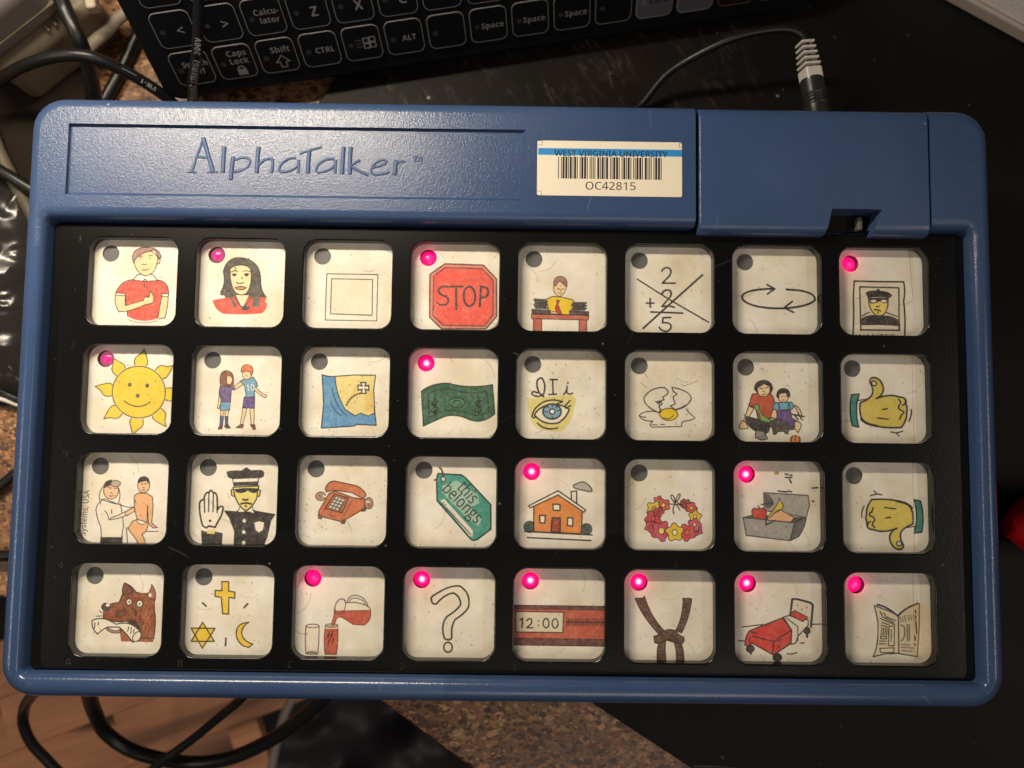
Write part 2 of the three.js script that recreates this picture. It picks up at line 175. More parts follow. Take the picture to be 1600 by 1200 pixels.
    F('M515 490 Q560 490 575 570 L560 575 L535 520Z M365 520 L345 575 L395 590 L390 520Z', SKIN, INK, 5); F('M380 470 L500 465 L520 495 L500 520 L395 525 L358 515Z', '#6fb0c6', INK, 5); F('M395 525 L490 525 L500 580 L545 610 L530 650 L440 640 L390 600Z', '#67508c', INK, 5); F('M520 610 Q560 600 570 640 L545 690 L520 660Z', SKIN, INK, 5); L('M405 470 L410 525 M478 468 L485 525', 10, '#55557c'); O(440, 425, 38, 42, SKIN, INK, 5); F('M392 425 Q390 370 440 365 Q490 370 488 425 L470 430 L460 395 L410 405 L405 440Z', '#33302f', INK, 5); L('M425 425 l10 2 M450 425 l8 0 M432 450 q8 4 14 -2', 4); F('M222 495 Q240 470 262 490 L265 520 L290 560 L350 600 L340 620 L275 600 L260 540 L235 515Z', '#7fae4e', INK, 5); F('M330 630 Q345 590 400 590 L465 620 L500 645 L520 665 L480 670 L470 700 L450 695 L445 680 L400 682 L380 705 L365 700 L360 660Z', '#4f4c4a', INK, 5); L('M500 555 L590 572 M520 560 l25 35 M555 560 l20 35 M545 545 l10 25', 9); O(525, 742, 36, 32, '#d06a35', INK, 5); L('M515 715 Q505 740 512 765 M540 715 Q535 740 540 765', 6, '#f0d070'); },
  () => { hand(false); g.fillStyle = '#eee7d8'; g.fillRect(1390, 0, 300, 900); L('M1385 100 L1390 800', 3, '#b0a48c'); L('M1372 520 Q1380 560 1355 605', 8); },
  () => { F('M270 680 L425 670 L425 760 L270 760Z', '#3d3836'); F('M300 400 Q240 430 235 480 Q245 560 270 600 L275 685 L420 685 L435 600 L430 540 L415 440 L380 435Z', '#eee5d4', INK, 5); F('M330 555 Q430 545 470 510 L520 470 L495 470 Q440 500 400 520 L345 540Z', '#eedfc8', INK, 5); F('M445 500 L540 445 L560 455 L520 490 L460 525Z', '#eac59a', INK, 4); L('M270 440 Q240 360 290 310 M400 430 Q420 370 400 320 M270 400 Q330 430 400 440 Q480 480 545 450', 5); O(345, 340, 54, 62, '#ecbf98', INK, 5); F('M290 305 Q310 260 350 262 L355 290 L295 320Z', '#4a4038', INK, 4); O(378, 288, 36, 24, '#b8a790', INK, 5); L('M325 318 l20 3 M370 325 l15 -2 M340 355 l15 5 M332 378 q20 6 30 -2 M350 480 l0 30 M300 490 Q330 520 325 550', 5);
    F('M515 380 Q545 350 560 358 L605 360 L645 385 L650 450 L640 580 L665 600 L680 610 L650 615 L615 580 L610 450 L605 575 L540 560 Q505 480 515 380Z', '#eeb583', INK, 5); F('M480 600 Q500 550 540 555 L615 575 Q610 640 570 660 L600 740 L550 740 L520 690 Q490 650 465 615Z', '#eeb583', INK, 5); F('M530 550 L605 572 L570 590 L540 580Z', '#f1eadb', INK, 4); O(583, 298, 44, 58, '#e9bf96', INK, 5); F('M540 285 Q545 235 590 236 Q630 245 625 295 L605 265 L560 275Z', '#3b352f', INK, 4); L('M565 290 l12 2 M592 290 l12 -2 M578 318 l10 3 M572 335 l18 2 M520 410 l6 20 M560 520 l4 3 M455 610 L465 740 M600 640 L685 640', 5); T('Systems, USA', 158, 672, 62, INK, -Math.PI / 2 + 0.09, 'sans-serif', 0.9); },
  () => { F('M1005 635 L1060 650 L1105 645 L1155 655 L1150 740 L1010 740Z', '#3a3634'); F('M1040 630 L1105 625 L1100 660 L1045 655Z', '#e2cf7d', null); F('M1015 600 Q990 520 992 440 Q1000 400 1025 410 L1030 380 Q1050 340 1062 360 Q1075 320 1092 355 Q1120 350 1122 400 L1125 480 Q1150 440 1165 465 Q1160 520 1130 560 L1105 610 L1060 600 L1040 615Z', '#efe6d4', INK, 11); L('M1028 410 L1030 500 M1062 370 L1058 495 M1095 365 L1090 495 M1122 420 L1120 500', 8); O(1068, 562, 9, 9, INK, null);
    F('M1175 490 L1260 495 L1300 470 L1380 480 L1400 490 L1540 515 L1510 560 L1480 680 L1455 740 L1240 740 L1245 640 L1210 540Z', '#33302f'); F('M1268 500 L1290 455 L1330 490 L1375 455 L1392 515 L1362 500 L1330 495 L1300 500Z', '#e9e2d0', INK, 5); F('M1240 315 L1425 305 Q1425 430 1330 490 Q1250 440 1240 315Z', '#e6d676', INK, 8); F('M1225 335 L1245 330 L1248 385 L1228 375Z M1418 330 L1438 340 L1430 380 L1412 385Z', '#e6d676', INK, 7); F('M1250 330 Q1330 315 1425 325 L1420 350 Q1380 370 1345 340 Q1310 370 1260 350Z', '#2c2a29', null); L('M1310 405 Q1330 415 1345 405 M1295 438 Q1330 425 1368 438 M1328 452 l4 4', 12); F('M1195 205 Q1200 190 1300 195 L1338 170 L1370 192 L1445 190 Q1475 200 1460 235 L1425 250 Q1425 290 1415 302 Q1330 295 1245 305 L1235 250 L1205 240Z', '#3a3735'); F('M1240 255 L1422 248 L1418 272 L1242 278Z', '#eee6d4', null); O(1316, 562, 13, 14, '#e9e2d0', null); O(1312, 645, 13, 14, '#e9e2d0', null); O(1310, 722, 13, 14, '#e9e2d0', null); F('M1390 575 L1425 565 L1460 575 L1450 630 L1422 648 L1398 630Z', '#e9e2d0', null); },
  () => { O(240, 358, 36, 32, '#b58b76', INK, 6); O(590, 410, 30, 42, '#b58b76', INK, 6); L('M225 345 Q245 355 235 375 M580 385 Q600 400 585 425 M600 420 l-10 20', 6, '#6a4a3c'); L('M262 355 L285 365 M570 395 l20 5', 12, '#e8ddd0'); F('M345 320 L300 340 L225 470 L232 505 L395 545 L555 450 L565 380 L480 370Z', '#c66d47', '#5a3a2c', 7); F('M275 300 Q290 250 340 245 L500 280 Q560 310 570 350 L550 375 L465 330 L345 315 L280 325Z', '#c87049', '#5a3a2c', 7); F('M340 340 L445 372 L395 480 L270 450Z', '#a85c3f', '#4a3530', 6); F('M345 355 L420 380 L380 468 L295 448Z', '#5b5450', null); for (let i = 0; i < 4; i++) for (let j = 0; j < 3; j++) { const x = 350 - i * 14 + j * 24, y = 362 + i * 22 + j * 8; F(`M${x} ${y} l17 5 l-8 13 l-17 -5Z`, '#d8d2c4', null); } L('M410 500 L470 385 M300 490 L340 510', 5, '#5a3a2c'); F('M222 490 L250 500 L248 525 L225 522Z M390 540 L422 530 L415 560 L390 560Z M535 455 L570 440 L568 465 L540 470Z', '#6a5448', INK, 4); },
  () => { F('M1100 190 L1270 200 L1300 220 L1482 420 L1480 600 L1380 675 Q1350 690 1330 670 L1092 390 L1090 230Z', '#3f9484', '#232a28', 9); F('M1115 390 L1145 378 L1350 610 L1345 655 L1325 650Z', '#e9e2d2', null); F('M1130 280 L1235 240 L1390 350 L1400 410 L1330 440 L1415 520 L1390 580 L1320 530 L1130 330Z', 'rgba(233,226,210,.55)', null); O(1138, 230, 17, 20, '#d8d6cc', '#3a4643', 9); L('M1112 148 Q1135 155 1138 215 M1075 238 l16 -2', 11); T('this', 1232, 296, 130, '#2b2724', 0.86, 'bold sans-serif', 0.78); T('belongs', 1120, 308, 128, '#2b2724', 0.8, 'bold sans-serif', 0.8); T('to', 1120, 415, 42, INK, 0.8, 'bold sans-serif'); g.setLineDash([7, 9]); L('M1160 445 L1335 640', 7); g.setLineDash([]); },
  () => { O(178, 560, 42, 42, '#46564f', INK, 5); O(590, 575, 40, 40, '#46564f', INK, 5); F('M480 300 L520 295 L520 385 L482 370Z', '#eee6d6', INK, 8); F('M208 400 L385 320 L560 440 L552 610 L208 595Z', '#e38a45', INK, 8); F('M170 405 L385 293 L585 435 L572 452 L385 325 L182 420Z', '#f0e9da', INK, 8); F('M348 392 L398 395 L398 440 L348 438Z M250 475 L292 475 L288 532 L252 530Z M452 492 L492 494 L490 555 L452 550Z', '#eee6d4', INK, 9); F('M342 492 L400 495 L398 600 L332 597Z', '#a04f3d', INK, 9); F('M495 262 Q495 245 520 245 Q550 220 585 235 Q630 265 632 295 Q610 305 570 290 Q510 285 495 262Z', '#b5b0aa', INK, 7); L('M140 594 L630 618 M160 638 L620 660', 9); },
  () => { flower(1120, 370, 34, '#d8474a'); flower(1155, 400, 45, '#dc5a50'); flower(1088, 428, 52, '#e8c440', '#e0b030'); flower(1080, 500, 55, '#d2494e', '#d2494e'); flower(1335, 398, 34, '#cf4a48', '#cf4a48'); flower(1300, 392, 26, '#d04a52', '#d04a52'); flower(1062, 560, 40, '#d04a52', '#d04a52'); flower(1400, 585, 34, '#d0486a', '#d0486a'); flower(1120, 452, 34, '#c9424a', '#c9424a'); flower(1312, 385, 28, '#c9424a', '#c9424a'); flower(1358, 420, 38, '#d8504a'); flower(1385, 485, 42, '#e8c440'); flower(1378, 545, 44, '#d85578'); flower(1325, 600, 58, '#d84f4c', '#e06a5c'); flower(1138, 590, 68, '#c94862'); flower(1235, 600, 60, '#e6c23a', '#f0e0a0'); L('M1240 385 Q1200 340 1215 325 Q1240 330 1240 385 Q1260 310 1278 320 Q1280 350 1240 385 M1200 392 L1290 395 M1240 390 Q1215 430 1232 465 M1242 390 Q1262 410 1275 438 M1258 380 L1285 402', 7); },
  () => { g.fillStyle = '#b98e4e'; g.fillRect(375, 150, 32, 24); L('M455 170 l20 4 M490 178 l12 2 M455 195 L502 196 M485 210 l14 25 M402 295 l30 6 M440 300 l30 2 M480 296 l20 6 M650 275 l40 -5 M650 370 l12 2', 10); F('M298 308 L620 328 L630 400 L605 490 L300 440Z', '#aaa6a0', '#46423e', 7); F('M298 310 Q360 320 372 390 L330 430 L298 400Z', '#5f5b58', null); F('M148 488 L215 470 L600 490 L520 530 L160 500Z', '#55514e', null); F('M518 528 L605 490 Q600 560 550 630 L490 660Z', '#6c6966', '#3c3936', 6); F('M148 490 L520 530 L488 660 L170 622Z', '#a5a29c', '#46423e', 7); F('M320 490 L420 435 L518 490 L495 525 L330 510Z', '#eab68a', INK, 5); F('M320 490 Q390 420 405 370 L412 350 L420 372 Q450 400 430 430 Q390 430 345 490Z', '#e2ca45', INK, 5); F('M265 430 Q215 405 210 450 Q220 500 250 502 L310 500 Q325 455 312 430 Q290 415 265 430Z', '#d2463c', INK, 5); L('M262 428 Q268 415 255 405 M315 545 L380 512 M310 500 L315 545 M280 395 L355 385', 8); },
  () => { g.save(); g.translate(10, 0); hand(true); g.restore(); g.fillStyle = 'rgba(244,239,226,.5)'; g.fillRect(1392, 0, 300, 340); g.fillRect(1392, 610, 300, 340); L('M1390 60 L1394 800', 3, '#b0a48c'); },
  () => { F('M465 625 Q455 560 450 520 L560 470 L600 560 L615 590 L700 600 L695 630Z', '#9a5a3e', null); F('M490 210 L480 270 L450 340 Q380 345 340 380 L335 450 Q420 500 520 470 L600 520 L610 600 L700 605 Q730 430 690 340 Q640 270 575 265 Q540 210 490 195Z', '#8a4e34', '#43291f', 7); F('M575 268 L655 268 L712 320 L712 400 L640 340Z', '#8a4e34', null); F('M490 195 Q465 250 480 280 L540 270 Q570 240 490 195Z', '#7d4a38', INK, 6); F('M655 280 Q690 240 688 205 Q730 260 710 325 Z', '#a9694e', INK, 6); O(676, 285, 12, 16, '#e8dcc8', null); for (let i = 0; i < 46; i++) L(`M${500 + (i * 37) % 195} ${300 + (i * 53) % 280} l${-6 + i % 9} ${26 + (i * 7) % 30}`, 4 + i % 4, i % 2 ? 'rgba(58,32,22,.55)' : 'rgba(176,98,60,.5)'); g.fillStyle = 'rgba(190,105,65,.5)'; for (let i = 0; i < 9; i++) { g.beginPath(); g.ellipse(640 + (i % 3) * 22 - 10, 380 + i * 22, 8, 34, 0.2, 0, 7); g.fill(); } g.fillStyle = 'rgba(70,40,30,.6)'; g.beginPath(); g.ellipse(465, 420, 50, 26, -0.5, 0, 7); g.fill(); F('M500 470 Q590 440 605 540 L560 520 L520 500Z', '#4a3229', null); O(523, 335, 21, 23, '#e9e2d4', INK, 6); O(600, 348, 23, 25, '#e9e2d4', INK, 6); O(524, 335, 6, 7, INK, null); O(600, 349, 6, 7, INK, null); O(355, 372, 32, 28, '#4a423e', INK, 6); O(368, 358, 16, 12, '#efe9dc', null); L('M305 400 L325 415 M285 440 L325 438', 5); F('M360 520 Q420 570 470 530 L455 560 Q400 575 360 540Z', '#b78a72', INK, 5); F('M255 470 Q320 445 375 470 L430 500 Q520 470 580 530 Q620 560 605 590 L550 632 Q500 560 450 520 L370 520 Q320 540 295 572 Q245 530 255 470Z', '#eee6d2', INK, 7); O(578, 590, 26, 40, '#eae2cf', INK, 6, 0.6); L('M275 490 l-4 40 M300 485 l-2 20 M520 520 l-8 30 M540 520 l-6 45 M560 535 l-8 25', 6); },
  () => { const Y = '#ecc63c', K = '#4a3d22'; F('M1205 185 L1255 185 L1255 255 L1300 262 L1298 308 L1255 302 L1252 425 L1208 422 L1200 300 L1155 295 L1155 250 L1205 252Z', Y, K, 8); F('M1062 485 L1145 625 L978 625Z M1058 675 L978 528 L1152 530Z', Y, K, 8); L('M1062 485 L1145 625 L978 625Z', 7, K); F('M1398 485 Q1300 490 1305 580 Q1320 660 1395 668 L1425 645 Q1345 620 1345 560 Q1350 510 1398 485Z', Y, K, 8); L('M1062 342 L1088 365 M1392 348 L1365 378 M1230 602 L1226 655', 11); },
  () => { F('M478 318 Q490 260 540 262 Q610 270 630 340', null, '#54473f', 6); L('M492 320 Q500 280 540 282 Q600 290 612 330', 5, '#54473f'); F('M385 410 Q385 300 440 288 Q470 290 468 320 Q560 300 640 350 L650 370 Q660 450 600 480 L520 475 Q470 440 430 420 L405 420Z', '#ece3d0', '#54473f', 6); F('M395 378 L650 374 Q658 450 602 482 L520 476 Q470 440 435 420 L405 430 Q385 480 380 500 L362 500 Q375 430 395 378Z', '#c05440', '#7a3a2c', 5); O(430, 345, 36, 58, null, '#54473f', 6, 0.3); F('M180 485 L275 488 Q278 580 265 695 L180 692 Q170 580 180 485Z', '#e6dcc8', '#54473f', 6); O(228, 488, 46, 13, '#ebe2d0', '#54473f', 6); O(222, 686, 34, 10, '#a89a88', '#54473f', 5); F('M322 485 L410 485 Q418 580 400 697 L318 695 Q305 580 322 485Z', '#c05440', '#54473f', 6); F('M322 485 L410 485 L412 510 L320 510Z', '#e2d5c0', null); O(366, 485, 45, 13, null, '#54473f', 6); L('M352 530 l-10 40 M375 525 l-8 40 M350 590 l-12 40 M380 580 l-10 45 M366 545 l-8 40 M340 545 l-4 30', 6, '#4a2a22'); F('M375 470 L395 420 L380 500 L366 500Z', '#c05440', null); },
  () => { F('M1098 300 Q1090 275 1120 260 Q1240 180 1310 195 Q1390 250 1368 350 Q1340 400 1270 440 Q1235 500 1245 570 Q1230 605 1190 580 Q1160 480 1210 420 Q1290 370 1312 330 Q1310 270 1260 245 Q1200 250 1135 325 Q1105 335 1098 300Z', '#eae1cb', '#34362f', 11); O(1215, 645, 31, 36, '#eae1cb', '#34362f', 11); },
  () => { F('M40 335 L770 345 L770 375 L40 365Z M40 575 L770 585 L770 637 L40 628Z', '#6b4640', '#33231f', 5); F('M40 365 L770 375 L770 585 L40 575Z', '#c6614c', null); F('M75 380 L425 388 L418 538 L78 532Z', '#e0d4ba', '#4a3530', 7); L('M108 445 L125 430 L122 500 M158 450 Q170 425 190 440 Q200 465 180 480 L156 502 L200 502 M240 450 l1 3 M240 482 l1 3', 9); O(297, 468, 21, 34, null, INK, 9); O(362, 470, 21, 34, null, INK, 9); L('M445 460 L715 464', 7, '#4a2a22'); for (let i = 0; i < 22; i++) L(`M${448 + i * 12.3} ${(i % 4 ? 436 : 428)} l-1 ${i % 4 ? 48 : 62}`, 5, '#4a2a22'); },
  () => { const B = '#6a4c42', K = '#33251f'; F('M1105 740 L1108 660 Q1115 620 1125 600 L1170 600 Q1160 650 1170 740Z M1245 740 Q1250 660 1230 610 L1280 610 Q1300 660 1300 740Z', B, K, 6); F('M950 285 L1012 282 L1018 268 Q1060 420 1165 530 L1130 560 Q1000 420 950 285Z M1300 285 L1362 288 Q1350 420 1285 540 L1245 520 Q1300 420 1300 285Z', B, K, 6); F('M1085 565 Q1120 560 1150 530 Q1200 500 1250 530 Q1265 560 1300 570 Q1310 600 1285 618 Q1250 615 1170 590 Q1120 630 1090 610Z', B, K, 7); L('M1130 540 Q1180 590 1240 600 M1180 535 Q1230 570 1260 600', 6, K); for (let i = 0; i < 7; i++) L(`M${985 + i * 23} ${318 + i * 34} l28 10 M${1310 - i * 7} ${322 + i * 28} l34 8`, 4, K); for (let i = 0; i < 4; i++) L(`M1112 ${640 + i * 26} l45 10 M1255 ${645 + i * 26} l38 6`, 4, K); },
  () => { L('M140 472 L290 455 M115 572 L165 575 M650 452 L715 450 M560 590 L590 588 M465 668 Q500 675 535 660', 7); F('M490 390 L505 270 Q520 255 640 295 L655 310 L640 470', '#e5dac5', '#3d3936', 14); O(546, 314, 5, 5, INK, null); O(575, 342, 5, 5, INK, null); O(610, 328, 5, 5, INK, null); F('M440 400 L480 388 L620 420 L620 460 L545 540 L530 590 L495 600 L490 480Z', '#ece3d0', INK, 7); F('M485 385 L520 350 L618 402 L580 432Z', '#d8473f', INK, 6); F('M195 500 L435 405 L500 495 L495 590 L370 678 L210 590 L190 615 L162 605 Q165 530 195 500Z', '#d8473f', INK, 8); L('M195 505 L250 520 M215 540 L370 580 L500 495 M370 580 L360 670 M400 580 L420 565 M200 550 L195 585 M405 605 l10 25', 7); F('M460 405 L545 470 L545 575', null, INK, 6); O(200, 632, 28, 26, '#3f3a37', INK, 8); O(395, 695, 30, 28, '#3f3a37', INK, 8); O(612, 500, 22, 24, '#3f3a37', INK, 8); L('M612 520 l0 25 M200 650 l5 18 M392 715 L392 790', 14); },
  () => { F('M1108 315 L1215 355 L1282 390 L1282 665 L1180 670 L1095 690 Q1140 600 1132 430Z', '#e0d2b0', INK, 7); F('M1282 390 Q1340 320 1436 300 L1432 480 L1415 690 L1282 668Z', '#d9cba8', INK, 7); L('M1130 308 Q1200 320 1278 392 Q1330 330 1425 300', 12); L('M1150 360 L1170 400 L1250 440 M1175 370 L1195 400 L1260 425 M1150 410 L1255 455 M1160 440 L1210 455 M1158 460 L1200 470', 7); for (let i = 0; i < 5; i++) L(`M${1160 + i * 13} 480 l-4 50`, 6); L('M1215 465 L1252 468 L1248 612 L1205 608Z M1230 490 L1226 580 M1150 540 L1195 542 L1192 560 L1150 558Z M1142 575 L1190 578 M1140 595 L1188 598 M1145 630 L1248 625 L1245 660 L1148 658Z', 6); T('NEWS', 1292, 440, 62, '#6a6058', -0.18, 'bold serif', 0.75); L('M1300 460 Q1325 455 1328 500 Q1325 560 1300 575 M1345 455 L1345 575 M1360 455 L1360 570', 10, '#7a7066'); L('M1300 600 L1360 605 M1300 620 L1390 628 M1305 645 L1380 650', 9, '#8a7a80'); L('M1405 350 l4 20 M1408 390 l-2 20 M1408 430 l6 90 M1400 540 l2 30 M1395 600 l8 4', 9, '#1f1c1a'); g.fillStyle = 'rgba(220,160,70,.18)'; g.fillRect(1395, 300, 120, 420); L('M1393 60 L1393 720', 3, '#a8987a'); },
];
{
  const rd = rng(77);
  for (let r = 0; r < 4; r++) for (let c = 0; c < 8; c++) {
    const k = r * 8 + c, kx = (c - 3.5) * 37, kz = (r - 1.5) * 37, [ox, oy] = origin[r * 4 + (c >> 1)];
    g.save(); g.setTransform(1, 0, 0, 1, 0, 0); g.beginPath(); g.rect(c * 256, r * 256, 256, 256); g.clip();
    const cell = (a, b) => { const [x, z] = onPaper(ox + a / 4.70588, oy + b / 4.70588); return [c * 256 + (x - kx + 16.5) * 256 / 33, r * 256 + (z - kz + 16.5) * 256 / 33]; };
    for (let i = 0; i < 22; i++) {                       // faint stains and handling marks in the paper
      const x = c * 256 + rd() * 256, y = r * 256 + rd() * 256, q = 20 + rd() * 60, gr = g.createRadialGradient(x, y, 0, x, y, q);
      gr.addColorStop(0, i % 3 ? 'rgba(190,165,110,.13)' : 'rgba(255,252,240,.22)'); gr.addColorStop(1, 'rgba(190,165,110,0)'); g.fillStyle = gr; g.fillRect(x - q, y - q, 2 * q, 2 * q);
    }
    const [x0, y0] = cell(0, 0), [x1, y1] = cell(1000, 0), [x2, y2] = cell(0, 1000);
    g.setTransform((x1 - x0) / 1000, (y1 - y0) / 1000, (x2 - x0) / 1000, (y2 - y0) / 1000, x0, y0);
    const A = g.fillStyle; g.lineCap = g.lineJoin = 'round'; ART[k](); g.setTransform(1, 0, 0, 1, 0, 0);
    const dirty = [13, 14, 18, 10, 12].includes(k) ? 90 : 34;
    for (let i = 0; i < dirty; i++) { const x = c * 256 + rd() * 256, y = r * 256 + rd() * 256, l = 1 + rd() * 4; g.strokeStyle = `rgba(60,48,36,${0.25 + rd() * 0.5})`; g.lineWidth = 0.6 + rd() * 1.1; g.beginPath(); g.moveTo(x, y); g.lineTo(x + l * 0.7, y + l); g.stroke(); }
    if (dirty > 40) for (let i = 0; i < 160; i++) { const cx = [180, 190, 60, 120, 150][[13, 14, 18, 10, 12].indexOf(k)], cy = [110, 70, 180, 150, 80][[13, 14, 18, 10, 12].indexOf(k)], a = rd() * 7, q = Math.sqrt(rd()) * 55; g.fillStyle = `rgba(90,75,60,${0.1 + rd() * 0.25})`; g.fillRect(c * 256 + cx + Math.cos(a) * q, r * 256 + cy + Math.sin(a) * q, 1.5, 1.5); }
    for (let i = 0; i < 5; i++) { const x = c * 256 + rd() * 256, y = r * 256 + rd() * 256, a = rd() * 3, l = 12 + rd() * 30; g.strokeStyle = `rgba(110,92,66,${0.08 + rd() * 0.16})`; g.lineWidth = 0.8 + rd() * 3; g.beginPath(); g.moveTo(x, y); g.quadraticCurveTo(x + l * Math.cos(a), y + l * Math.sin(a), x + 1.6 * l * Math.cos(a + 0.5), y + 1.6 * l * Math.sin(a + 0.5)); g.stroke(); }
    for (let i = 0; i < 3; i++) { const x = c * 256 + rd() * 256, y = r * 256 + rd() * 256, a = rd() * 3; g.strokeStyle = 'rgba(255,252,240,.35)'; g.lineWidth = 1.2; g.beginPath(); g.moveTo(x, y); g.lineTo(x + Math.cos(a) * 40, y + Math.sin(a) * 40); g.stroke(); }
    g.restore();
  }
}
{
  const im = g.getImageData(0, 0, 2048, 1024), d = im.data, P = [0xee, 0xe8, 0xdc], rd = rng(31);
  for (let y = 0; y < 1024; y++) for (let x = 0; x < 2048; x++) {     // ink that took unevenly, paper that has yellowed and greyed
    const i = (y * 2048 + x) * 4, n = Math.max(0, 0.55 * N1(x / 3.1, y / 3.1, 4096) + 0.45 * N2(x / 9, y / 9, 4096) - 0.32) * 0.42, m = 0.945 + 0.05 * N3(x / 60, y / 60, 512) + 0.035 * N4(x / 17, y / 17, 512) + (rd() - 0.5) * 0.035;
    for (let k = 0; k < 3; k++) d[i + k] = Math.min(255, (d[i + k] + (P[k] - d[i + k]) * n) * m);
  }
  g.putImageData(im, 0, 0);
}
const sheetTex = canvasTex(sheet);

// ---------------------------------------------------------------- materials
function wear(base, span, seed, scratches, dust, tone) {          // a worn colour map laid over span mm
  const [cv, x] = canvas(1024, 1024), rd = rng(seed); x.fillStyle = base; x.fillRect(0, 0, 1024, 1024);
  for (let i = 0; i < 90; i++) { const a = rd() * 1024, b = rd() * 1024, q = 30 + rd() * 120, gr = x.createRadialGradient(a, b, 0, a, b, q), k = rd() < 0.5 ? '255,255,255' : '0,0,0'; gr.addColorStop(0, `rgba(${k},${tone})`); gr.addColorStop(1, `rgba(${k},0)`); x.fillStyle = gr; x.fillRect(a - q, b - q, 2 * q, 2 * q); }
  for (let i = 0; i < scratches; i++) { const a = rd() * 1024, b = rd() * 1024, t = rd() * 6.3, l = 3 + rd() * rd() * 46; x.strokeStyle = `rgba(190,190,195,${0.05 + rd() * rd() * 0.4})`; x.lineWidth = 0.5 + rd() * 0.9; x.beginPath(); x.moveTo(a, b); x.quadraticCurveTo(a + l * Math.cos(t) * 0.5 + rd() * 3, b + l * Math.sin(t) * 0.5, a + l * Math.cos(t), b + l * Math.sin(t)); x.stroke(); }
  for (let i = 0; i < dust; i++) { const s = rd() < 0.93 ? 0.9 : 2; x.fillStyle = `rgba(225,218,205,${0.1 + rd() * 0.55})`; x.fillRect(rd() * 1024, rd() * 1024, s, s); }
  const t = canvasTex(cv); t.wrapS = t.wrapT = THREE.RepeatWrapping; t.repeat.set(60 / span, 60 / span); return t;
}
const M = {
  blue: std({ map: wear('#3a5179', 340, 11, 110, 120, 0.035), roughness: 0.27, bumpMap: pebble, bumpScale: 0.000066 }),
  blueRim: std({ map: wear('#3a5179', 340, 11, 110, 120, 0.035), roughness: 0.2, bumpMap: pebble, bumpScale: 0.00003 }),
  blueSmooth: std({ color: new THREE.Color('#3f5884'), roughness: 0.5 }),
  frame: phys({ map: wear('#0d0d0d', 330, 23, 170, 420, 0.02), roughness: 0.22, specularIntensity: 1, bumpMap: fine, bumpScale: 0.000018 }),
  black: phys({ color: lin(0.005, 0.005, 0.005), roughness: 0.5, specularIntensity: 0.6 }),
  cable: std({ color: lin(0.008, 0.008, 0.0085), roughness: 0.38 }),
  print: std({ color: lin(0.3, 0.3, 0.29), roughness: 0.7 }),
  paper: std({ map: sheetTex, roughness: 0.75 }),
  granite: std({ map: granite, roughness: 0.38, bumpMap: fine, bumpScale: 0.00004 }),
  beige: std({ color: lin(0.19, 0.15, 0.095), roughness: 0.5 }),  // darkened base colour: carries the shadow over the power strip
  ivory: std({ color: lin(0.5, 0.43, 0.32), roughness: 0.45 }),
  lilac: std({ color: lin(0.22, 0.195, 0.185), roughness: 0.5 }),  // base colour lowered to hold the shadow lying on the adapter
  greyCase: std({ color: lin(0.5, 0.47, 0.44), roughness: 0.5, bumpMap: pebble, bumpScale: 0.00025 }),
  greyLip: std({ color: lin(0.42, 0.37, 0.33), roughness: 0.55 }),
  red: std({ color: lin(0.85, 0.006, 0.01), roughness: 0.3 }),
  wood: std({ color: lin(1, 0.95, 0.9), map: woodTex, roughness: 0.6 }),
};

